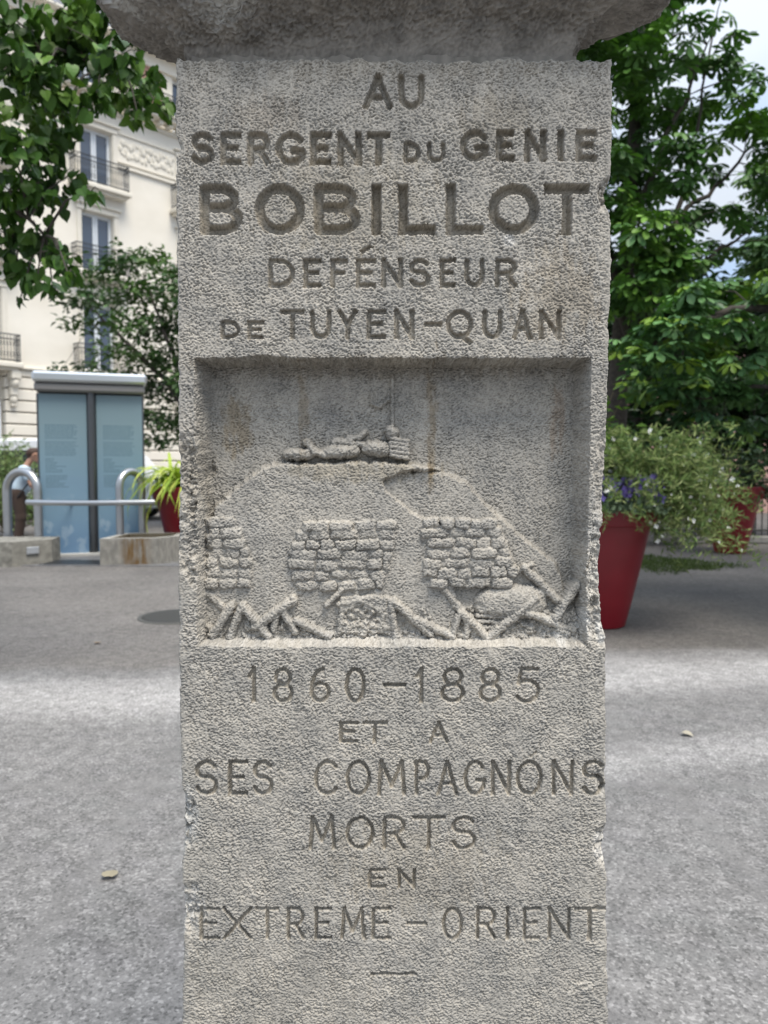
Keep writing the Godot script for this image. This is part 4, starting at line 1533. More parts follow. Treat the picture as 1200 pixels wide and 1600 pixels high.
	var at := Shape.new()
	var edges := [x0]
	for c in cols:
		edges.append(c - ww * 0.5)
		edges.append(c + ww * 0.5)
	edges.append(x1)
	for i in range(0, edges.size(), 2):
		at.box(V((edges[i] + edges[i + 1]) * 0.5, 16.6, -0.75), V(edges[i + 1] - edges[i], 2.2, 0.6))
	at.box(V((x0 + x1) * 0.5, 17.95, -0.7), V(x1 - x0, 0.5, 0.7), 0.02)
	at.box(V((x0 + x1) * 0.5, 18.25, -0.5), V(x1 - x0, 0.12, 1.1), 0.03)
	part("attic_wall", at, trim, root)
	var ar := railing(x1 - x0 - 0.4, 0.8, 0.1).mesh()
	var arail := part("railing", ar, iron, root)
	arail.position = V((x0 + x1) * 0.5, 15.6, 0.4)
	for c in cols:
		var w := part("window", frame_mesh, white, root)
		w.position = V(c, 15.6, -0.5)
		w.scale = V(1, 0.92, 1)
		for e in [-1, 1]:
			var p := part("pane", pane_mesh, pane_m, w)
			p.position = V(e * 0.325, 0.07, -0.262)
	var rf := Shape.new()
	rf.quad(V(x0, 18.31, 0.0), V(x1, 18.31, 0.0), V(x1, 21.4, -1.5), V(x0, 21.4, -1.5))
	rf.quad(V(x0, 21.4, -1.5), V(x1, 21.4, -1.5), V(x1, 23.0, -6.0), V(x0, 23.0, -6.0))
	rf.quad(V(x1, 21.4, -10.5), V(x0, 21.4, -10.5), V(x0, 23.0, -6.0), V(x1, 23.0, -6.0))
	rf.quad(V(x1, 18.31, -12.0), V(x0, 18.31, -12.0), V(x0, 21.4, -10.5), V(x1, 21.4, -10.5))
	for e in [[x0, 1], [x1, -1]]:
		var q := [V(e[0], 18.31, 0.0), V(e[0], 21.4, -1.5), V(e[0], 23.0, -6.0), V(e[0], 21.4, -10.5), V(e[0], 18.31, -12.0)]
		for i in range(1, 4):
			rf.tri(q[0], q[i], q[i + 1])
	rf.box(V((x0 + x1) * 0.5, 16.6, -6.6), V(x1 - x0, 3.3, 10.8))
	var roof := part("roof", rf, slate, root)
	for i in 10:
		var s := Shape.new()
		s.box(V(x0 + 1.6 + i * 3.0, 19.8, -0.68), V(0.05, 3.4, 0.05), 0.0, Basis(Vector3.RIGHT, -0.45))
		part("roof_rib", s, zinc, roof)
	for c in [-6.5, 2.6, 10.6]:
		var s := Shape.new()
		s.box(V(c, 17.3, -1.2 + 0.5), V(0.9, 3.3, 0.55), 0.02)
		part("chimney", s, rough_paint(86, lin(0.30, 0.17, 0.13), lin(0.42, 0.26, 0.2), 0.6), root)


func brick_house() -> void:
	var root := thing("brick_house", "low pink brick house behind the dark trees at right, white-framed window under a grey eave", "house", V(12.5, 0, -25.0))
	var brick := Shape.new()
	var w := 16.0
	# window openings left free in the front
	var wins := [-5.6, -2.0, 1.6, 5.2]
	var edges := [-w * 0.5]
	for c in wins:
		edges.append(c - 0.6)
		edges.append(c + 0.6)
	edges.append(w * 0.5)
	for i in range(0, edges.size(), 2):
		brick.box(V((edges[i] + edges[i + 1]) * 0.5, 2.7, -0.15), V(edges[i + 1] - edges[i], 5.4, 0.3))
	for c in wins:
		for yy in [[0.0, 1.0], [2.5, 3.3]]:
			brick.box(V(c, (yy[0] + yy[1]) * 0.5, -0.15), V(1.2, yy[1] - yy[0], 0.3))
		brick.box(V(c, 5.2, -0.15), V(1.2, 0.4, 0.3))
	brick.box(V(0, 2.7, -3.2), V(w - 0.1, 5.4, 5.2))
	var bm := rough_paint(91, lin(0.40, 0.23, 0.19), lin(0.56, 0.38, 0.33), 0.5, 0.9)
	part("wall", brick, bm, root)
	var white := paint(lin(0.7, 0.72, 0.75), 0.5)
	var fr := Shape.new()
	for e in [-1, 1]:
		fr.box(V(e * 0.52, 0.75, -0.1), V(0.16, 1.5, 0.1), 0.01)
	fr.box(V(0, 1.42, -0.103), V(0.88, 0.15, 0.09), 0.01)
	fr.box(V(0, 0.05, -0.06), V(1.3, 0.1, 0.2), 0.01)
	fr.box(V(0, 0.75, -0.1), V(0.07, 1.3, 0.07), 0.01)
	var fm := fr.mesh()
	var pn := Shape.new()
	pn.box(V(0, 0.72, -0.12), V(0.9, 1.3, 0.012))
	var pm := pn.mesh()
	var glass := paint(lin(0.05, 0.07, 0.09), 0.08)
	for c in wins:
		for yy in [1.0, 3.3]:
			var o := part("window", fm, white, root)
			o.position = V(c, yy, 0.0)
			part("pane", pm, glass, o)
	var rf := Shape.new()
	rf.box(V(0, 5.45, 0.1), V(w + 0.5, 0.14, 0.7), 0.02)
	rf.quad(V(-w * 0.5 - 0.25, 5.5, 0.45), V(w * 0.5 + 0.25, 5.5, 0.45), V(w * 0.5 + 0.25, 7.9, -3.0), V(-w * 0.5 - 0.25, 7.9, -3.0))
	rf.quad(V(w * 0.5 + 0.25, 5.5, -6.4), V(-w * 0.5 - 0.25, 5.5, -6.4), V(-w * 0.5 - 0.25, 7.9, -3.0), V(w * 0.5 + 0.25, 7.9, -3.0))
	for e in [-1, 1]:
		rf.tri(V(e * (w * 0.5 + 0.2), 5.5, 0.4), V(e * (w * 0.5 + 0.2), 5.5, -6.4), V(e * (w * 0.5 + 0.2), 7.9, -3.0))
	var roof := part("roof", rf, rough_paint(92, lin(0.20, 0.21, 0.24), lin(0.32, 0.33, 0.37), 1.0, 0.7), root)
	var ch := Shape.new()
	ch.box(V(-4.2, 7.7, -2.2), V(1.0, 1.5, 0.6), 0.02)
	part("chimney", ch, rough_paint(93, lin(0.3, 0.28, 0.27), lin(0.42, 0.4, 0.4), 1.0), roof)


# ---------------------------------------------------------------- fountain kiosk, rails and troughs
func print_tex() -> ImageTexture:
	# the panel's flat print: pale blue sky deepening downwards with a cloud, and lines of small grey text
	var w := 256
	var h := 512
	var im := Image.create(w, h, false, Image.FORMAT_RGB8)
	var q := noise(95, 0.012, 4)
	for j in h:
		var t := float(j) / h
		for i in w:
			var c := lin(0.17, 0.25, 0.28).lerp(lin(0.145, 0.245, 0.33), smoothstep(0.1, 0.7, t)).lerp(lin(0.12, 0.215, 0.34), smoothstep(0.7, 1.0, t))
			var k := smoothstep(0.05, 0.45, q.get_noise_2d(i, j * 1.2) + 0.9 * (t - 0.86)) * smoothstep(0.55, 0.8, t)
			im.set_pixel(i, j, c.lerp(lin(0.36, 0.44, 0.5), k * 0.45))
	var r := RandomNumberGenerator.new()
	r.seed = 5
	var y := 98
	while y < 300:
		var full := 0.92 if y < 200 else r.randf_range(0.2, 0.75)
		if (y - 98) / 6 % 9 != 8:
			var x := 34
			var end := 34 + int(190 * full * r.randf_range(0.86, 1.0))
			while x < end:
				var l := r.randi_range(5, 17)
				im.fill_rect(Rect2i(x, y, mini(l, end - x), 3), lin(0.085, 0.15, 0.19))
				x += l + 3
		y += 6
	return ImageTexture.create_from_image(im)


func kiosk() -> void:
	var steel := paint(lin(0.42, 0.43, 0.44), 0.32, 0.9)
	var dark := paint(lin(0.12, 0.125, 0.13), 0.35, 0.85)
	var root := thing("fountain_kiosk", "square kiosk with two printed blue glass panels, dark steel post and overhanging steel roof", "kiosk", V(-4.87, 0, -12.9), 0.34)
	root.scale.x = 0.93
	var pm := paint(Color.WHITE, 0.22)
	pm.albedo_texture = print_tex()
	pm.metallic_specular = 0.6
	for e in [-1, 1]:
		var s := Shape.new()
		s.quad_uv(V(-0.385, 0.06, 0.5), V(0.385, 0.06, 0.5), V(0.385, 2.6, 0.5), V(-0.385, 2.6, 0.5))
		s.quad(V(0.385, 0.06, 0.5), V(0.385, 0.06, 0.47), V(0.385, 2.6, 0.47), V(0.385, 2.6, 0.5))
		s.quad(V(-0.385, 0.06, 0.47), V(-0.385, 0.06, 0.5), V(-0.385, 2.6, 0.5), V(-0.385, 2.6, 0.47))
		s.quad(V(-0.385, 2.6, 0.5), V(0.385, 2.6, 0.5), V(0.385, 2.6, 0.47), V(-0.385, 2.6, 0.47))
		var o := part("glass_panel", s, pm, root)
		o.position.x = e * 0.465
		for side in 2:
			var b := Shape.new()
			b.quad_uv(V(-0.48, 0.06, 0.0), V(0.48, 0.06, 0.0), V(0.48, 2.6, 0.0), V(-0.48, 2.6, 0.0))
			if side == 0:
				var back := part("glass_panel", b, pm, root)
				back.rotation.y = e * PI / 2
				back.position = V(e * 0.85, 0, 0.0)
			else:
				var back := part("glass_panel", b, pm, root)
				back.rotation.y = PI
				back.position = V(e * 0.48, 0, -0.5)
				back.scale.x = 0.8
	var post := Shape.new()
	post.tube([V(0, 0.0, 0.49), V(0, 2.62, 0.49)], [0.075], 16)
	part("post", post, dark, root)
	var inner := Shape.new()
	inner.box(V(0, 1.3, -0.0), V(1.66, 2.6, 0.9))
	part("core", inner, dark, root)
	for x in [-0.852, 0.852]:
		for z in [-0.49, 0.49]:
			var corner := Shape.new()
			corner.box(V(x, 1.3, z), V(0.03, 2.6, 0.04), 0.006)
			part("corner_trim", corner, dark, root)
	var roof := Shape.new()
	roof.box(V(0, 2.855, 0.02), V(1.84, 0.16, 1.3), 0.05)
	part("roof", roof, paint(lin(0.62, 0.64, 0.65), 0.28, 0.75), root)
	var sof := Shape.new()
	sof.quad(V(-0.9, 2.77, 0.65), V(0.9, 2.77, 0.65), V(0.9, 2.775, 0.64), V(-0.9, 2.775, 0.64))
	sof.box(V(0, 2.7, 0.02), V(1.78, 0.15, 1.2), 0.045)
	part("soffit", sof, paint(lin(0.22, 0.215, 0.21), 0.5, 0.4), root)
	var foot := Shape.new()
	foot.box(V(0, 0.03, 0.02), V(1.8, 0.06, 1.12), 0.01)
	part("footing", foot, rough_paint(96, lin(0.35, 0.35, 0.34), lin(0.5, 0.5, 0.48), 0.8), root)
	# steel rail
	var rail := Shape.new()
	var pts := []
	for i in 25:
		var t := i / 24.0
		pts.append(V(lerpf(-5.42, -3.52, t), 0.905 - 0.01 * sin(t * PI), -11.62 - 0.35 * pow(absf(t - 0.35), 2.0)))
	rail.tube(pts, [0.042], 12)
	for x in [-5.0, -4.0]:
		rail.tube([V(x, 0.905, -11.64), V(x, 0.86, -12.0), V(x, 0.84, -12.4)], [0.018], 8)
	tag(part("steel_rail", rail, steel), "polished horizontal steel tube rail running across the front of the blue kiosk", "rail")
	var arch := func(called_label: String, a: Vector3, b: Vector3, top: float, r: float) -> void:
		var p := []
		var half := a.distance_to(b) * 0.5
		p.append(a)
		p.append(V(a.x, (top - half) * 0.5, a.z))
		for i in 13:
			var q := PI * i / 12.0
			var mid := a.lerp(b, 0.5 - 0.5 * cos(q))
			p.append(V(mid.x, top - half + half * sin(q), mid.z))
		p.append(V(b.x, (top - half) * 0.5, b.z))
		p.append(b)
		var base := a.lerp(b, 0.5)
		base.y = 0.0
		var o := thing("steel_arch", called_label, "arch", base, 0.0, "steel hoops of the fountain")
		var s := Shape.new()
		var loc := []
		for k in p:
			loc.append(k - base)
		s.tube(loc, [r], 14)
		part("tube", s, steel, o)
		for e in [a, b]:
			var c := Shape.new()
			c.lathe([Vector2(0.0, 0.03), Vector2(r * 1.35, 0.03), Vector2(r * 1.45, 0.015), Vector2(r * 1.45, 0.0)], e - base + V(0, 0, 0), 16)
			part("foot_ring", c, steel, o)
	arch.call("large brushed steel hoop beside the person, left of the blue panels", V(-5.98, 0.0, -12.2), V(-5.4, 0.0, -12.0), 1.37, 0.068)
	arch.call("steel hoop in front of the right blue panel, above the stone trough", V(-4.06, 0.30, -11.8), V(-3.86, 0.30, -12.25), 1.37, 0.058)
	# stone block with a plate
	var st := rough_paint(97, lin(0.12, 0.115, 0.10), lin(0.34, 0.33, 0.29), 0.9, 0.9, 1.0, 0.012)
	var bl := thing("stone_block", "low grey concrete block with a small metal plate, at the person's feet", "block", V(-5.35, 0, -11.2))
	var s := Shape.new()
	s.prism([Vector2(-1.3, 0.25), Vector2(0.0, 0.2), Vector2(0.39, -0.25), Vector2(0.3, -0.75), Vector2(-1.3, -0.7)], 0.0, 0.36)
	part("body", s, st, bl)
	var plate := Shape.new()
	var dirp := Vector3(0.39, 0, -0.45).normalized()
	var nrm := Vector3(dirp.z * -1.0, 0, dirp.x)
	plate.box(V(0.2, 0.22, -0.02) + nrm * 0.012, V(0.18, 0.1, 0.02), 0.006, Basis(dirp, Vector3.UP, nrm))
	part("plate", plate, paint(lin(0.5, 0.52, 0.54), 0.4, 0.6), bl)
	# trough
	var tr := thing("stone_trough", "long shallow stone water trough stained rust brown, right of the blue kiosk", "trough", V(-3.62, 0, -11.6))
	var plan := [Vector2(-0.5, 0.5), Vector2(0.30, 0.36), Vector2(0.52, 0.0), Vector2(0.46, -0.62), Vector2(-0.46, -0.5)]
	var cen := Vector2(0.03, -0.05)
	var grime := noise(99, 0.02, 3)
	var w := Shape.new()
	for i in plan.size():
		var a: Vector2 = plan[i]
		var b: Vector2 = plan[(i + 1) % plan.size()]
		var ai := a.lerp(cen, 0.2)
		var bi := b.lerp(cen, 0.2)
		for k in 40:
			for r in 10:
				var p := a.lerp(b, k / 40.0)
				var q := a.lerp(b, (k + 1) / 40.0)
				var mid := (k + 0.5) / 40.0
				var rust := 0.0
				if i == 0:
					rust = smoothstep(0.33, 0.1, absf(mid - 0.62)) * clampf(0.7 + 1.2 * grime.get_noise_2d(k * 14.0, r * 4.0 + 300.0), 0.0, 1.0)
				w.tint = lin(0, 0, 0)
				var g := 0.22 + 0.10 * grime.get_noise_2d(k * 9.0 + i * 140.0, r * 11.0)
				w.tint = Color(g, g * 0.96, g * 0.86).lerp(Color(0.13, 0.075, 0.025), rust)
				var y0 := 0.4 * r / 10.0
				var y1 := 0.4 * (r + 1) / 10.0
				w.quad(V(p.x, y0, p.y), V(q.x, y0, q.y), V(q.x, y1, q.y), V(p.x, y1, p.y))
		w.tint = Color(0.36, 0.35, 0.32)
		w.quad(V(a.x, 0.4, a.y), V(b.x, 0.4, b.y), V(bi.x, 0.4, bi.y), V(ai.x, 0.4, ai.y))
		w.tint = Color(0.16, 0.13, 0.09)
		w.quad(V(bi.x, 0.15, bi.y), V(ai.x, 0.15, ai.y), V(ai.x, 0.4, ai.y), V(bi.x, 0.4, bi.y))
	part("basin", w, vpaint(0.9), tr)
	var wt := Shape.new()
	for i in range(1, plan.size() - 1):
		var q := [plan[0].lerp(cen, 0.2), plan[i].lerp(cen, 0.2), plan[i + 1].lerp(cen, 0.2)]
		wt.tri(V(q[0].x, 0.31, q[0].y), V(q[1].x, 0.31, q[1].y), V(q[2].x, 0.31, q[2].y))
	part("water", wt, paint(lin(0.035, 0.03, 0.018), 0.05), tr)
	# wet paving and drain grate in front
	var pv := Shape.new()
	pv.box(V(-4.75, 0.006, -11.75), V(3.6, 0.02, 1.3), 0.004)
	tag(part("paving", pv, rough_paint(98, lin(0.09, 0.09, 0.095), lin(0.2, 0.2, 0.2), 1.2, 0.5)), "", "", "", "structure")
	var gr := thing("drain_grate", "slotted metal drain grate in the wet paving before the blue kiosk", "grate", V(-4.55, 0.018, -11.4))
	for i in 14:
		var b := Shape.new()
		b.box(V(-0.42 + i * 0.065, 0.006, 0), V(0.04, 0.012, 0.5), 0.003)
		part("bar", b, dark, gr)
	var fr := Shape.new()
	fr.box(V(0, 0.004, 0.262), V(0.95, 0.012, 0.02))
	fr.box(V(0, 0.004, -0.262), V(0.95, 0.012, 0.02))
	part("frame", fr, dark, gr)


# ---------------------------------------------------------------- planters
func pot(label: String, at: Vector3, group: String) -> Node3D:
	var o := thing("red_planter", label, "planter", at, 0.0, group)
	var s := Shape.new()
	s.lathe([Vector2(0.0, 0.0), Vector2(0.23, 0.0), Vector2(0.245, 0.012), Vector2(0.30, 0.24), Vector2(0.37, 0.55), Vector2(0.445, 0.90), Vector2(0.452, 0.915), Vector2(0.452, 0.92)], V(0, 0, 0), 56)
	var red := rough_paint(101, lin(0.16, 0.004, 0.010), lin(0.19, 0.006, 0.014), 1.5, 0.38)
	part("body", s, red, o)
	var r := Shape.new()
	r.lathe([Vector2(0.45, 0.915), Vector2(0.492, 0.918), Vector2(0.497, 0.93), Vector2(0.522, 1.10), Vector2(0.52, 1.118), Vector2(0.505, 1.122), Vector2(0.48, 1.11), Vector2(0.47, 1.0), Vector2(0.465, 0.98)], V(0, 0, 0), 56)
	part("rim", r, red, o)
	var e := Shape.new()
	e.lathe([Vector2(0.47, 1.02), Vector2(0.2, 1.05), Vector2(0.0, 1.06)], V(0, 0, 0), 24)
	part("soil", e, rough_paint(102, lin(0.02, 0.015, 0.01), lin(0.06, 0.045, 0.03), 0.3), o)
	return o


func flower_mesh() -> Shape:
	var s := Shape.new()
	for i in 4:
		var a := TAU * i / 4.0 + 0.3
		var d := V(cos(a), sin(a), 0)
		var x := V(-sin(a), cos(a), 0)
		s.quad(V(0, 0, 0), d * 0.6 + x * 0.42 + V(0, 0, 0.15), d + V(0, 0, 0.1), d * 0.6 - x * 0.42 + V(0, 0, 0.15))
	return s


func planters() -> void:
	var grp := "red tapered planters around the square"
	pot("large red planter overflowing with white-flowered shrub, nearest one, right behind the monument", V(1.93, 0, -6.9), grp)
	pot("farther red planter in shade under the trees at the right, dark leafy plant in it", V(5.85, 0, -12.95), grp)
	pot("red planter with yellow-green grass, left of the monument beside the stone trough", V(-3.24, 0, -12.5), grp)
	var narrow := Shape.new()
	narrow.tri(V(0, 0, 0), V(0.1, 0.5, 0.03), V(0, 1, -0.1))
	narrow.tri(V(0, 0, 0), V(0, 1, -0.1), V(-0.1, 0.5, 0.03))
	var leafm := small_leaf()
	# white-flowered shrub spilling to the right over the rim
	var sh := thing("flowering_shrub", "airy bush with many small white flowers spilling over the nearest red planter's rim", "shrub", V(1.93, 1.06, -6.9))
	var stems := Shape.new()
	var places := []
	var tints := []
	var fl := []
	var flt := []
	for i in 640:
		var a := rng.randf() * TAU
		var up := rng.randf_range(0.15, 0.78)
		var reach := rng.randf_range(0.35, 0.85)
		var d := V(cos(a) * reach + 0.26, 0, sin(a) * reach)
		if rng.randf() < 0.4:
			d = V(rng.randf_range(0.5, 1.0), 0, rng.randf_range(-0.45, 0.65))
			up = rng.randf_range(0.1, 0.45)
		var fall := rng.randf_range(0.15, 1.0) * clampf(d.length() - 0.3, 0.0, 1.0) * 1.05
		var p0 := V(cos(a) * 0.25, 0.0, sin(a) * 0.25)
		var path := []
		for k in 8:
			var t := k / 7.0
			path.append(p0 + d * t + V(0, up * sin(minf(t * 1.9, PI * 0.5)) - fall * t * t, 0) + V(rng.randfn(), rng.randfn(), rng.randfn()) * 0.012)
		stems.tube(path, [0.004, 0.003, 0.002, 0.0016, 0.0014, 0.0012, 0.001, 0.001], 3, false)
		for k in 62:
			var t := rng.randf_range(0.15, 1.0) * 6.99
			var q: Vector3 = path[int(t)].lerp(path[int(t) + 1], t - int(t))
			var dir := V(rng.randfn(), rng.randfn() * 0.8 + 0.25, rng.randfn()).normalized()
			var b := Basis(Quaternion(Vector3.UP, dir)) * Basis(Vector3.UP, rng.randf() * TAU)
			places.append(Transform3D(b.scaled(Vector3.ONE * rng.randf_range(0.04, 0.085)), q))
			tints.append([Color(0.13, 0.20, 0.055), Color(0.19, 0.25, 0.08), Color(0.095, 0.16, 0.05), Color(0.24, 0.28, 0.11)][rng.randi() % 4] * rng.randf_range(0.8, 1.2))
		if rng.randf() < 0.24:
			for k in rng.randi_range(1, 3):
				var t := rng.randf_range(0.5, 1.0) * 6.99
				var q: Vector3 = path[int(t)].lerp(path[int(t) + 1], t - int(t)) + V(rng.randfn(), rng.randfn(), rng.randfn()) * 0.02
				var dir := V(rng.randfn() * 0.5, rng.randfn() * 0.4 + 0.3, 1.0).normalized()
				fl.append(Transform3D(Basis(Quaternion(V(0, 0, 1), dir)).scaled(Vector3.ONE * rng.randf_range(0.014, 0.024)), q))
				flt.append(Color(0.78, 0.78, 0.76))
	part("stems", stems, paint(lin(0.10, 0.12, 0.05), 0.8), sh)
	stuff("foliage", narrow.mesh(), leaf_paint(Color.WHITE, 0.6), places, tints, sh)
	stuff("flowers", flower_mesh().mesh(), leaf_paint(Color.WHITE, 0.7), fl, flt, sh)
	# purple flowers and grey-green leaves at the front left of the same planter
	var pu := thing("purple_flowers", "small clump of violet flowers at the nearest red planter's rim, below the white bush", "flowers", V(2.0, 1.14, -6.40))
	places = []
	tints = []
	fl = []
	flt = []
	for i in 90:
		var o := V(rng.randf_range(-0.28, 0.26), 0, rng.randf_range(-0.1, 0.12))
		var h := rng.randf_range(0.0, 0.22)
		for k in 10:
			var q := o + V(rng.randfn() * 0.04, h * rng.randf() - 0.06 - 0.3 * absf(o.z), rng.randfn() * 0.04 + 0.06)
			var dir := V(rng.randfn(), rng.randfn() + 0.4, rng.randfn()).normalized()
			places.append(Transform3D(Basis(Quaternion(Vector3.UP, dir)).scaled(Vector3.ONE * rng.randf_range(0.04, 0.07)), q))
			tints.append([Color(0.10, 0.15, 0.09), Color(0.14, 0.19, 0.11)][k % 2])
		for k in 6:
			var q := o + V(rng.randfn() * 0.02, h * 0.75 + 0.012 * k, rng.randfn() * 0.02 + 0.06)
			fl.append(Transform3D(Basis(V(0, 1, 0), rng.randfn()).scaled(Vector3.ONE * rng.randf_range(0.016, 0.027)), q))
			flt.append(Color(0.15, 0.11, 0.36) * rng.randf_range(0.7, 1.4))
	stuff("foliage", leafm.mesh(), leaf_paint(Color.WHITE, 0.6), places, tints, pu)
	stuff("blooms", flower_mesh().mesh(), vpaint(0.7), fl, flt, pu)
	# bright leafy shrub behind
	var br := thing("bright_shrub", "bright yellow-green leafy shrub just behind the white bush, at the monument's edge", "shrub", V(1.75, 1.06, -7.2))
	places = []
	tints = []
	var bs := Shape.new()
	for i in 60:
		var a := rng.randf() * TAU
		var top := V(0.10 + cos(a) * rng.randf_range(0.1, 0.5), rng.randf_range(0.3, 1.05), sin(a) * 0.35)
		bs.tube([V(0, 0, 0), top * 0.5 + V(0, 0.06, 0), top], [0.007, 0.005, 0.003], 4, false)
		for k in 14:
			var q := top * rng.randf_range(0.5, 1.0) + V(rng.randfn(), rng.randfn(), rng.randfn()) * 0.07
			places.append(Transform3D(leaf_turn(q, 0.3, 1.0).scaled(Vector3.ONE * rng.randf_range(0.07, 0.12)), q))
			tints.append([Color(0.10, 0.20, 0.02), Color(0.16, 0.28, 0.03), Color(0.07, 0.15, 0.02)][k % 3])
	part("stems", bs, paint(lin(0.10, 0.08, 0.04), 0.8), br)
	stuff("foliage", leafm.mesh(), leaf_paint(), places, tints, br)
	# dark plant in the far planter
	var dk := thing("dark_shrub", "dark green rounded plant in the farther red planter, under the trees", "shrub", V(5.85, 1.06, -12.95))
	places = []
	tints = []
	var ds := Shape.new()
	for i in 70:
		var top := V(rng.randfn() * 0.42 + 0.22, rng.randf_range(-0.12, 0.75), rng.randfn() * 0.35)
		ds.tube([V(0, 0, 0), top * 0.5 + V(0, 0.12, 0), top], [0.007, 0.005, 0.003], 4, false)
		for k in 22:
			var q := top * rng.randf_range(0.6, 1.05) + V(rng.randfn(), rng.randfn(), rng.randfn()) * 0.09
			places.append(Transform3D(leaf_turn(q, 0.3, 1.0).scaled(Vector3.ONE * rng.randf_range(0.07, 0.12)), q))
			tints.append([Color(0.03, 0.06, 0.025), Color(0.045, 0.08, 0.03), Color(0.025, 0.05, 0.02)][k % 3])
	part("stems", ds, paint(lin(0.06, 0.05, 0.03), 0.8), dk)
	stuff("foliage", leafm.mesh(), leaf_paint(), places, tints, dk)
	# arching grass: broad blades, each a piece
	var gr := thing("ornamental_grass", "yellow-green arching grass in the planter left of the monument", "grass plant", V(-3.24, 1.06, -12.5))
	var kinds := []
	for i in 4:
		var m := leaf_paint([lin(0.30, 0.40, 0.04), lin(0.42, 0.50, 0.07), lin(0.20, 0.30, 0.03), lin(0.52, 0.58, 0.14)][i], 0.5)
		m.vertex_color_use_as_albedo = false
		kinds.append(m)
	for v in 5:
		palette[v] = blade(rng.randf_range(0.75, 1.15), rng.randf_range(0.75, 1.2))
	for i in 280:
		var o := part("blade", palette[i % 5], kinds[rng.randi() % 4], gr)
		o.rotation = V(rng.randfn() * 0.25, rng.randf() * TAU, rng.randfn() * 0.25)
		o.position = V(rng.randfn() * 0.1, rng.randf_range(-0.02, 0.02), rng.randfn() * 0.1)
		o.scale = Vector3.ONE * rng.randf_range(0.8, 1.25)
	# feathery pale shrub at the far left
	var ft := thing("feathery_shrub", "pale green feathery shrub at the far left, behind the person", "shrub", V(-7.95, 0, -16.2))
	places = []
	tints = []
	var fs := Shape.new()
	for i in 130:
		var top := V(rng.randfn() * 0.5, rng.randf_range(0.6, 2.1) , rng.randfn() * 0.5)
		top.x *= 1.4 - 0.35 * top.y
		fs.tube([V(0, 0, 0), top * 0.55 + V(0, 0.1, 0), top], [0.012, 0.006, 0.003], 4, false)
		for k in 26:
			var q := top * rng.randf_range(0.55, 1.03) + V(rng.randfn(), rng.randfn(), rng.randfn()) * 0.1
			var dir := V(top.x, -0.5, top.z) + V(rng.randfn(), rng.randfn(), rng.randfn()) * 0.7
			places.append(Transform3D(Basis(Quaternion(Vector3.UP, dir.normalized())).scaled(Vector3.ONE * rng.randf_range(0.10, 0.18)), q))
			tints.append([Color(0.16, 0.24, 0.08), Color(0.26, 0.34, 0.14), Color(0.12, 0.19, 0.07)][k % 3])
	part("stems", fs, paint(lin(0.12, 0.10, 0.06), 0.8), ft)
	stuff("foliage", narrow.mesh(), leaf_paint(), places, tints, ft)


func blade(l: float, bend: float) -> ArrayMesh:
	var s := Shape.new()
	var prev := []
	for k in 8:
		var t := k / 7.0
		var a := 1.35 - bend * 2.3 * t
		var p := V(0, 0, 0)
		if k > 0:
			p = prev[2] + V(0, sin(a), cos(a)) * l / 7.0
		var w := 0.026 * (1.0 - t * t) + 0.001
		var cur := [p - V(w, 0, 0), p + V(w, 0, 0), p]
		if k > 0:
			s.quad(prev[0], prev[1], cur[1], cur[0])
		prev = cur
	return s.mesh()


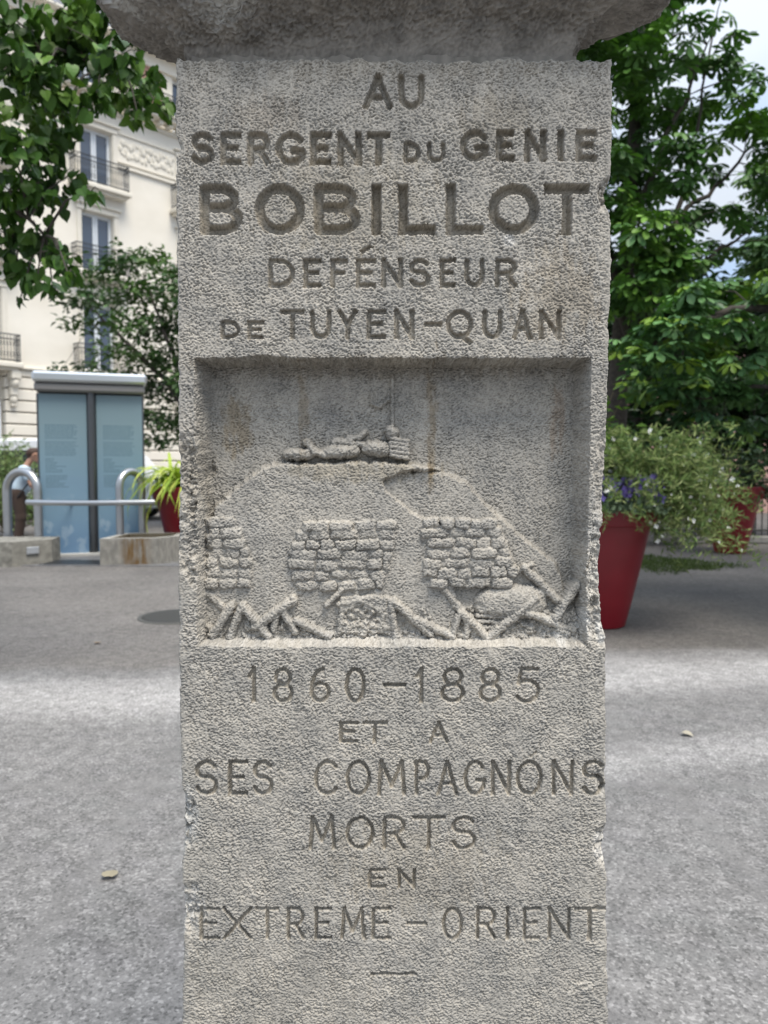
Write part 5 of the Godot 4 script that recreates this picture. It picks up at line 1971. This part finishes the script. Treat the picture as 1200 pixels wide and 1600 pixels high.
# ---------------------------------------------------------------- person: one skin meshed from tapered bones by surface nets
func skin(bones: Array, cell: float, blend: float, s: Shape) -> void:
	var lo := Vector3.ONE * 1e9
	var hi := -lo
	for b in bones:
		var r: float = maxf(b[2], b[3]) + cell * 3.0
		lo = lo.min(b[0] - Vector3.ONE * r).min(b[1] - Vector3.ONE * r)
		hi = hi.max(b[0] + Vector3.ONE * r).max(b[1] + Vector3.ONE * r)
	var n := Vector3i(((hi - lo) / cell).ceil()) + Vector3i.ONE
	var f := PackedFloat32Array()
	f.resize(n.x * n.y * n.z)
	f.fill(1.0)
	for b in bones:
		var a: Vector3 = b[0]
		var d: Vector3 = b[1] - a
		var dd := maxf(d.length_squared(), 1e-9)
		var ra: float = b[2]
		var rb: float = b[3]
		var m := maxf(ra, rb) + cell * 2.5 + blend
		var p0 := (a.min(b[1]) - Vector3.ONE * m - lo) / cell
		var p1 := (a.max(b[1]) + Vector3.ONE * m - lo) / cell
		for z in range(maxi(int(p0.z), 0), mini(int(p1.z) + 1, n.z)):
			for y in range(maxi(int(p0.y), 0), mini(int(p1.y) + 1, n.y)):
				for x in range(maxi(int(p0.x), 0), mini(int(p1.x) + 1, n.x)):
					var p := lo + Vector3(x, y, z) * cell - a
					var t := clampf(p.dot(d) / dd, 0.0, 1.0)
					var v := (p - d * t).length() - lerpf(ra, rb, t)
					var k := (z * n.y + y) * n.x + x
					var h := clampf(0.5 + 0.5 * (f[k] - v) / blend, 0.0, 1.0)
					f[k] = lerpf(f[k], v, h) - blend * h * (1.0 - h)
	var ids := {}
	var st := [1, n.x, n.x * n.y]
	var base := s.v.size()
	for z in n.z - 1:
		for y in n.y - 1:
			for x in n.x - 1:
				var k := (z * n.y + y) * n.x + x
				var sum := Vector3.ZERO
				var cnt := 0
				var first := f[k] < 0.0
				var mixed := false
				for c in range(1, 8):
					if (f[k + (c & 1) + ((c >> 1) & 1) * n.x + (c >> 2) * n.x * n.y] < 0.0) != first:
						mixed = true
						break
				if not mixed:
					continue
				for e in 12:
					var ax := e / 4
					var q := e % 4
					var u: int = st[(ax + 1) % 3]
					var w: int = st[(ax + 2) % 3]
					var c0: int = k + (u if q & 1 else 0) + (w if q & 2 else 0)
					var c1: int = c0 + st[ax]
					if (f[c0] < 0.0) != (f[c1] < 0.0):
						var t := f[c0] / (f[c0] - f[c1])
						var o := Vector3.ZERO
						o[(ax + 1) % 3] = 1.0 if q & 1 else 0.0
						o[(ax + 2) % 3] = 1.0 if q & 2 else 0.0
						o[ax] = t
						sum += o
						cnt += 1
				var p := lo + (Vector3(x, y, z) + sum / cnt) * cell
				ids[k] = s.v.size()
				var g := Vector3(f[k + 1] - f[k], f[k + n.x] - f[k], f[k + n.x * n.y] - f[k])
				s.vert(p, g.normalized())
	for k in ids:
		for ax in 3:
			var u: int = st[(ax + 1) % 3]
			var w: int = st[(ax + 2) % 3]
			var c1: int = k + st[ax]
			if (f[k] < 0.0) == (f[c1] < 0.0):
				continue
			if not (ids.has(k - u) and ids.has(k - w) and ids.has(k - u - w)):
				continue
			var a: int = ids[k]
			var b: int = ids[k - u]
			var c: int = ids[k - u - w]
			var d: int = ids[k - w]
			if f[k] < 0.0:
				s.f.append_array(PackedInt32Array([a, c, b, a, d, c]))
			else:
				s.f.append_array(PackedInt32Array([a, b, c, a, c, d]))


func person() -> void:
	# faces right (+x), head bowed, right arm reaching down to the tap behind the hoop
	var root := thing("person", "person in pale blue t-shirt and dark brown trousers, head bowed beside the steel hoop", "person", V(-6.76, 0, -14.2), 0.25)
	root.rotation.z = -0.07
	root.scale = Vector3.ONE * 1.04
	var head := V(0.17, 1.60, 0.0)
	var neck := V(0.06, 1.44, 0.0)
	var chest := V(0.01, 1.25, 0.0)
	var hip := V(-0.06, 0.92, 0.0)
	var body := []
	var limbs := func(l: Array, grow: float) -> Array:
		var out := []
		for b in l:
			out.append([b[0], b[1], b[2] + grow, b[3] + grow])
		return out
	var torso := [[V(0.03, 1.33, -0.11), V(0.03, 1.33, 0.11), 0.085, 0.085], [chest + V(0, 0, -0.07), hip + V(0.0, 0.14, -0.06), 0.115, 0.10], [chest + V(0, 0, 0.07), hip + V(0.0, 0.14, 0.06), 0.115, 0.10], [V(0.05, 1.2, 0), V(0.02, 1.05, 0), 0.11, 0.115]]
	var legs := [[hip + V(0, 0, -0.08), V(-0.01, 0.50, -0.10), 0.105, 0.068], [V(-0.01, 0.50, -0.10), V(-0.04, 0.09, -0.11), 0.066, 0.045], [hip + V(0, 0, 0.08), V(0.02, 0.50, 0.11), 0.105, 0.068], [V(0.02, 0.50, 0.11), V(0.0, 0.09, 0.12), 0.066, 0.045], [hip + V(0.0, 0.05, -0.05), hip + V(0, 0.05, 0.05), 0.115, 0.115]]
	var sh_r := V(0.04, 1.35, 0.19)
	var el_r := V(0.20, 1.10, 0.25)
	var wr_r := V(0.36, 0.88, 0.20)
	var sh_l := V(0.04, 1.35, -0.19)
	var el_l := V(0.16, 1.08, -0.23)
	var wr_l := V(0.38, 0.98, -0.14)
	var arms := [[sh_r, el_r, 0.052, 0.042], [el_r, wr_r, 0.042, 0.028], [sh_l, el_l, 0.052, 0.042], [el_l, wr_l, 0.042, 0.028]]
	var feet := [[V(-0.05, 0.06, -0.11), V(0.14, 0.04, -0.12), 0.045, 0.035], [V(-0.01, 0.06, 0.12), V(0.18, 0.04, 0.13), 0.045, 0.035]]
	var skull := [[head + V(-0.02, 0.045, 0), head + V(0.02, 0.04, 0), 0.085, 0.08], [head + V(0.035, -0.045, 0), head + V(0.06, -0.075, 0), 0.055, 0.038]]
	body.append_array(torso)
	body.append_array(legs)
	body.append_array(arms)
	body.append_array(feet)
	body.append_array(skull)
	body.append([neck + V(-0.03, -0.06, 0), head + V(-0.03, -0.02, 0), 0.055, 0.052])
	var s := Shape.new()
	skin(body, 0.018, 0.03, s)
	# face and ears on a finer grid
	skin([[head + V(0.02, 0.02, 0), head + V(0.045, -0.03, 0), 0.075, 0.05], [head + V(0.098, 0.022, 0), head + V(0.115, -0.018, 0), 0.010, 0.015], [head + V(0.09, 0.038, -0.03), head + V(0.09, 0.038, 0.03), 0.012, 0.012], [head + V(0.092, -0.05, -0.014), head + V(0.092, -0.05, 0.014), 0.010, 0.010], [head + V(0.085, -0.085, 0), head + V(0.075, -0.09, 0), 0.016, 0.018], [head + V(-0.01, 0.02, 0.085), head + V(-0.008, -0.02, 0.083), 0.014, 0.010], [head + V(-0.01, 0.02, -0.085), head + V(-0.008, -0.02, -0.083), 0.014, 0.010]], 0.006, 0.012, s)
	# hands: palm, four curled fingers, thumb
	for hnd in [[wr_r, (wr_r - el_r).normalized(), V(0, 0, 1)], [wr_l, (wr_l - el_l).normalized(), V(0, 0, -1)]]:
		var w0: Vector3 = hnd[0]
		var d: Vector3 = hnd[1]
		var z: Vector3 = hnd[2]
		var y := z.cross(d).normalized() * (1.0 if z.z > 0.0 else -1.0)
		var hb := [[w0, w0 + d * 0.075, 0.026, 0.03], [w0 + y * 0.015, w0 + d * 0.075 + y * 0.022, 0.02, 0.02]]
		for k in 4:
			var root_f := w0 + d * 0.08 + y * (0.032 - 0.021 * k)
			var ln: float = [0.036, 0.042, 0.038, 0.028][k]
			var k1 := root_f + d * ln - z * 0.008
			var k2 := k1 + (d * 0.55 - z * 0.8).normalized() * ln * 0.7
			hb.append([root_f, k1, 0.0095, 0.0088])
			hb.append([k1, k2, 0.0088, 0.0078])
		var tb := w0 + d * 0.03 + y * 0.032
		hb.append([tb, tb + (d + y * 0.8 - z * 0.4).normalized() * 0.045, 0.012, 0.010])
		hb.append([tb + (d + y * 0.8 - z * 0.4).normalized() * 0.045, tb + (d * 1.4 + y * 0.5 - z * 0.8).normalized() * 0.072, 0.010, 0.008])
		skin(hb, 0.006, 0.006, s)
	smooth(s)
	part("body", s, paint(lin(0.42, 0.235, 0.165), 0.55), root)
	var eyes := Shape.new()
	for e in [-1, 1]:
		eyes.ball(head + V(0.09, 0.02, e * 0.031), V(0.011, 0.009, 0.011), 6, 8)
	part("eyes", eyes, paint(lin(0.06, 0.045, 0.04), 0.3), root)
	var t := Shape.new()
	var shirt := []
	shirt.append_array(limbs.call(torso, 0.018))
	shirt.append([sh_r, sh_r.lerp(el_r, 0.55), 0.068, 0.064])
	shirt.append([sh_l, sh_l.lerp(el_l, 0.55), 0.068, 0.064])
	shirt.append([hip + V(0, 0.12, -0.05), hip + V(0, 0.03, -0.05), 0.128, 0.13])
	shirt.append([hip + V(0, 0.12, 0.05), hip + V(0, 0.03, 0.05), 0.128, 0.13])
	skin(shirt, 0.016, 0.03, t)
	smooth(t)
	part("t_shirt", t, paint(lin(0.50, 0.62, 0.72), 0.9), root)
	var tr := Shape.new()
	var tl: Array = limbs.call(legs, 0.016)
	tl[1][3] = 0.075
	tl[3][3] = 0.075
	tl[1][2] = 0.085
	tl[3][2] = 0.085
	skin(tl, 0.016, 0.03, tr)
	smooth(tr)
	part("trousers", tr, paint(lin(0.055, 0.036, 0.028), 0.9), root)
	var hr := Shape.new()
	skin([[head + V(-0.035, 0.06, 0), head + V(0.035, 0.085, 0), 0.092, 0.072], [head + V(-0.06, 0.03, 0), head + V(-0.06, -0.02, 0), 0.075, 0.05], [head + V(0.06, 0.085, -0.03), head + V(0.075, 0.075, 0.03), 0.035, 0.03]], 0.01, 0.02, hr)
	smooth(hr)
	part("hair", hr, paint(lin(0.05, 0.025, 0.016), 0.7), root)
	var sp := Shape.new()
	sp.tube([V(0.02, 1.44, -0.1), V(0.15, 1.35, 0.0), V(0.15, 1.15, 0.14), V(0.04, 0.98, 0.21), V(-0.03, 0.86, 0.20)], [0.014], 6)
	part("strap", sp, paint(lin(0.015, 0.015, 0.016), 0.6), root)
	var shoe := Shape.new()
	skin(limbs.call(feet, 0.012), 0.014, 0.015, shoe)
	smooth(shoe)
	part("shoes", shoe, paint(lin(0.5, 0.5, 0.5), 0.7), root)


# ---------------------------------------------------------------- van beyond the kiosk
func van() -> void:
	var root := thing("parked_van", "white van parked behind the blue kiosk, mostly hidden", "van", V(-8.75, 0, -22.0))
	var white := paint(lin(0.74, 0.76, 0.78), 0.25)
	white.clearcoat_enabled = true
	var side := [Vector2(-2.5, 0.35), Vector2(-2.55, 1.1), Vector2(-2.45, 2.1), Vector2(-2.2, 2.25), Vector2(1.2, 2.25), Vector2(1.75, 1.75), Vector2(2.15, 1.25), Vector2(2.7, 1.05), Vector2(2.85, 0.7), Vector2(2.8, 0.35)]
	var s := Shape.new()
	var m := side.size()
	var layers := [[-0.98, 0.94], [-0.93, 1.0], [0.93, 1.0], [0.98, 0.94]]
	var mid := Vector2(0.1, 1.2)
	for l in 3:
		for i in m:
			var a0: Vector2 = mid + (side[i] - mid) * layers[l][1]
			var b0: Vector2 = mid + (side[(i + 1) % m] - mid) * layers[l][1]
			var a1: Vector2 = mid + (side[i] - mid) * layers[l + 1][1]
			var b1: Vector2 = mid + (side[(i + 1) % m] - mid) * layers[l + 1][1]
			s.quad(V(a0.x, a0.y, layers[l][0]), V(a1.x, a1.y, layers[l + 1][0]), V(b1.x, b1.y, layers[l + 1][0]), V(b0.x, b0.y, layers[l][0]))
	for e in [0, 3]:
		for i in m:
			var a: Vector2 = mid + (side[i] - mid) * layers[e][1]
			var b: Vector2 = mid + (side[(i + 1) % m] - mid) * layers[e][1]
			if e == 0:
				s.tri(V(mid.x, mid.y, layers[e][0]), V(a.x, a.y, layers[e][0]), V(b.x, b.y, layers[e][0]))
			else:
				s.tri(V(mid.x, mid.y, layers[e][0]), V(b.x, b.y, layers[e][0]), V(a.x, a.y, layers[e][0]))
	part("body", s, white, root)
	var glass := paint(lin(0.02, 0.025, 0.03), 0.08)
	for w in [[-2.2, -0.9], [-0.8, 0.35], [0.45, 1.35]]:
		var g := Shape.new()
		g.box(V((w[0] + w[1]) * 0.5, 1.62, 0.985), V(w[1] - w[0], 0.62, 0.02), 0.008)
		part("window", g, glass, root)
	for x in [-1.6, 1.75]:
		for z in [-0.86, 0.86]:
			var wh := Node3D.new()
			wh.name = "wheel"
			root.add_child(wh, true)
			wh.position = V(x, 0.34, z)
			wh.rotation.x = PI / 2
			var ty := Shape.new()
			ty.lathe([Vector2(0.0, -0.11), Vector2(0.3, -0.11), Vector2(0.34, -0.07), Vector2(0.34, 0.07), Vector2(0.3, 0.13), Vector2(0.21, 0.13)], V(0, 0, 0), 24)
			part("tyre", ty, paint(lin(0.02, 0.02, 0.02), 0.9), wh)
			var ri := Shape.new()
			ri.lathe([Vector2(0.21, 0.128), Vector2(0.16, 0.1), Vector2(0.05, 0.12), Vector2(0.0, 0.12)], V(0, 0, 0), 20)
			part("rim", ri, paint(lin(0.4, 0.4, 0.42), 0.35, 0.8), wh)
	var bu := Shape.new()
	bu.box(V(0.1, 0.5, 0.99), V(4.9, 0.14, 0.03), 0.01)
	part("side_trim", bu, paint(lin(0.04, 0.04, 0.04), 0.7), root)


# ---------------------------------------------------------------- fence, bench and small things on the ground
func small_things() -> void:
	var iron := paint(lin(0.03, 0.032, 0.03), 0.5, 0.2)
	var fe := thing("iron_fence", "low dark iron railing on a kerb in front of the pink brick house, far right", "fence", V(8.6, 0, -14.6))
	var k := Shape.new()
	k.box(V(0.6, 0.07, 0), V(8.2, 0.14, 0.22), 0.02)
	part("kerb", k, rough_paint(111, lin(0.14, 0.14, 0.13), lin(0.28, 0.27, 0.25), 0.8), fe)
	var r := Shape.new()
	r.box(V(0.6, 0.9, 0), V(8.2, 0.04, 0.04), 0.006)
	r.box(V(0.6, 0.25, 0), V(8.2, 0.035, 0.035), 0.006)
	part("rails", r, iron, fe)
	var bar_s := Shape.new()
	bar_s.box(V(0, 0.54, 0), V(0.018, 0.8, 0.018))
	bar_s.ball(V(0, 0.96, 0), V(0.016, 0.035, 0.016), 4, 6)
	var bm := bar_s.mesh()
	for i in 68:
		var o := part("bar", bm, iron, fe)
		o.position = V(-3.45 + i * 0.12, 0, 0.0)
	var be := thing("park_bench", "dark slatted bench in deep shade behind the white-flowered bush", "bench", V(5.15, 0, -14.1))
	for i in 4:
		var sl := Shape.new()
		sl.box(V(0, 0.45, -0.18 + i * 0.11), V(1.3, 0.03, 0.09), 0.008)
		part("seat_slat", sl, iron, be)
	for i in 3:
		var sl := Shape.new()
		sl.box(V(0, 0.62 + i * 0.11, -0.26 - i * 0.02), V(1.3, 0.09, 0.025), 0.008)
		part("back_slat", sl, iron, be)
	for e in [-1, 1]:
		var lg := Shape.new()
		lg.tube([V(e * 0.5, 0, 0.2), V(e * 0.5, 0.42, 0.16), V(e * 0.5, 0.43, -0.2), V(e * 0.5, 0.9, -0.31)], [0.022], 6)
		lg.tube([V(e * 0.5, 0, -0.28), V(e * 0.5, 0.42, -0.2)], [0.022], 6)
		part("leg", lg, iron, be)
	var gp := []
	var gt := []
	var rr := RandomNumberGenerator.new()
	rr.seed = 77
	for i in 5200:
		var a := rr.randf() * TAU
		var q := sqrt(rr.randf()) * (1.0 + 0.25 * sin(a * 3.0 + 1.0) + 0.15 * sin(a * 7.0)) * (0.8 + 0.4 * rr.randf())
		var p := V(4.25 + cos(a) * q * 0.72, 0.0, -11.4 + sin(a) * q * 0.9)
		gp.append(Transform3D(Basis(Vector3.UP, rr.randf() * TAU) * Basis(Vector3.RIGHT, rr.randfn() * 0.5) * Basis.from_scale(V(0.035, rr.randf_range(0.02, 0.06), 0.035)), p))
		gt.append(Color(0.06, 0.09, 0.025) * rr.randf_range(0.7, 1.4))
	var gm := Shape.new()
	gm.tri(V(-0.2, 0, 0), V(0.2, 0, 0), V(0.05, 1, 0.1))
	var gs := stuff("grass_patch", gm.mesh(), leaf_paint(Color.WHITE, 0.7), gp, gt, self)
	tag(gs, "small patch of short grass in the asphalt behind the nearest red planter", "grass")
	var dr := thing("drain_cover", "flat dark round disc on the ground, half hidden by the monument's left edge", "dark disc", V(-1.96, 0.008, -7.25))  # thin dark disc and ring laid on the asphalt
	var d := Shape.new()
	d.lathe([Vector2(0.33, -0.01), Vector2(0.33, 0.006), Vector2(0.30, 0.010), Vector2(0.0, 0.010)], V(0, 0, 0), 28)
	part("plate", d, paint(lin(0.045, 0.045, 0.042), 0.7, 0.3), dr)
	var rg := Shape.new()
	rg.lathe([Vector2(0.37, -0.01), Vector2(0.37, 0.004), Vector2(0.335, 0.004)], V(0, 0, 0), 28)
	part("ring", rg, paint(lin(0.09, 0.09, 0.085), 0.8, 0.2), dr)
	# fallen leaves
	var lm := heart_leaf().mesh()
	var spots := [V(-0.94, 0.014, -2.55), V(-1.25, 0.014, -4.9), V(-0.83, 0.014, -3.42), V(1.58, 0.014, -4.0), V(1.32, 0.014, -6.05), V(-2.3, 0.014, -6.1)]
	var say := ["tan dry leaf on the asphalt low at the left of the monument", "tan dry leaf on the light asphalt band at left", "small yellow leaf on the asphalt left of the monument", "tan crumpled leaf on the asphalt right of the monument", "dry leaf on the dark ground by the nearest red planter", "brown leaf on the ground well left of the monument"]
	for i in spots.size():
		var m := paint([lin(0.26, 0.23, 0.16), lin(0.28, 0.25, 0.18), lin(0.38, 0.30, 0.08), lin(0.34, 0.31, 0.24), lin(0.3, 0.28, 0.24), lin(0.2, 0.14, 0.08)][i], 0.8)
		var o := part("fallen_leaf", lm, m)
		o.position = spots[i]
		o.rotation = V(-PI / 2 + 0.1, i * 1.3, 0)
		o.scale = Vector3.ONE * 0.055
		tag(o, say[i], "leaf", "fallen leaves on the asphalt")
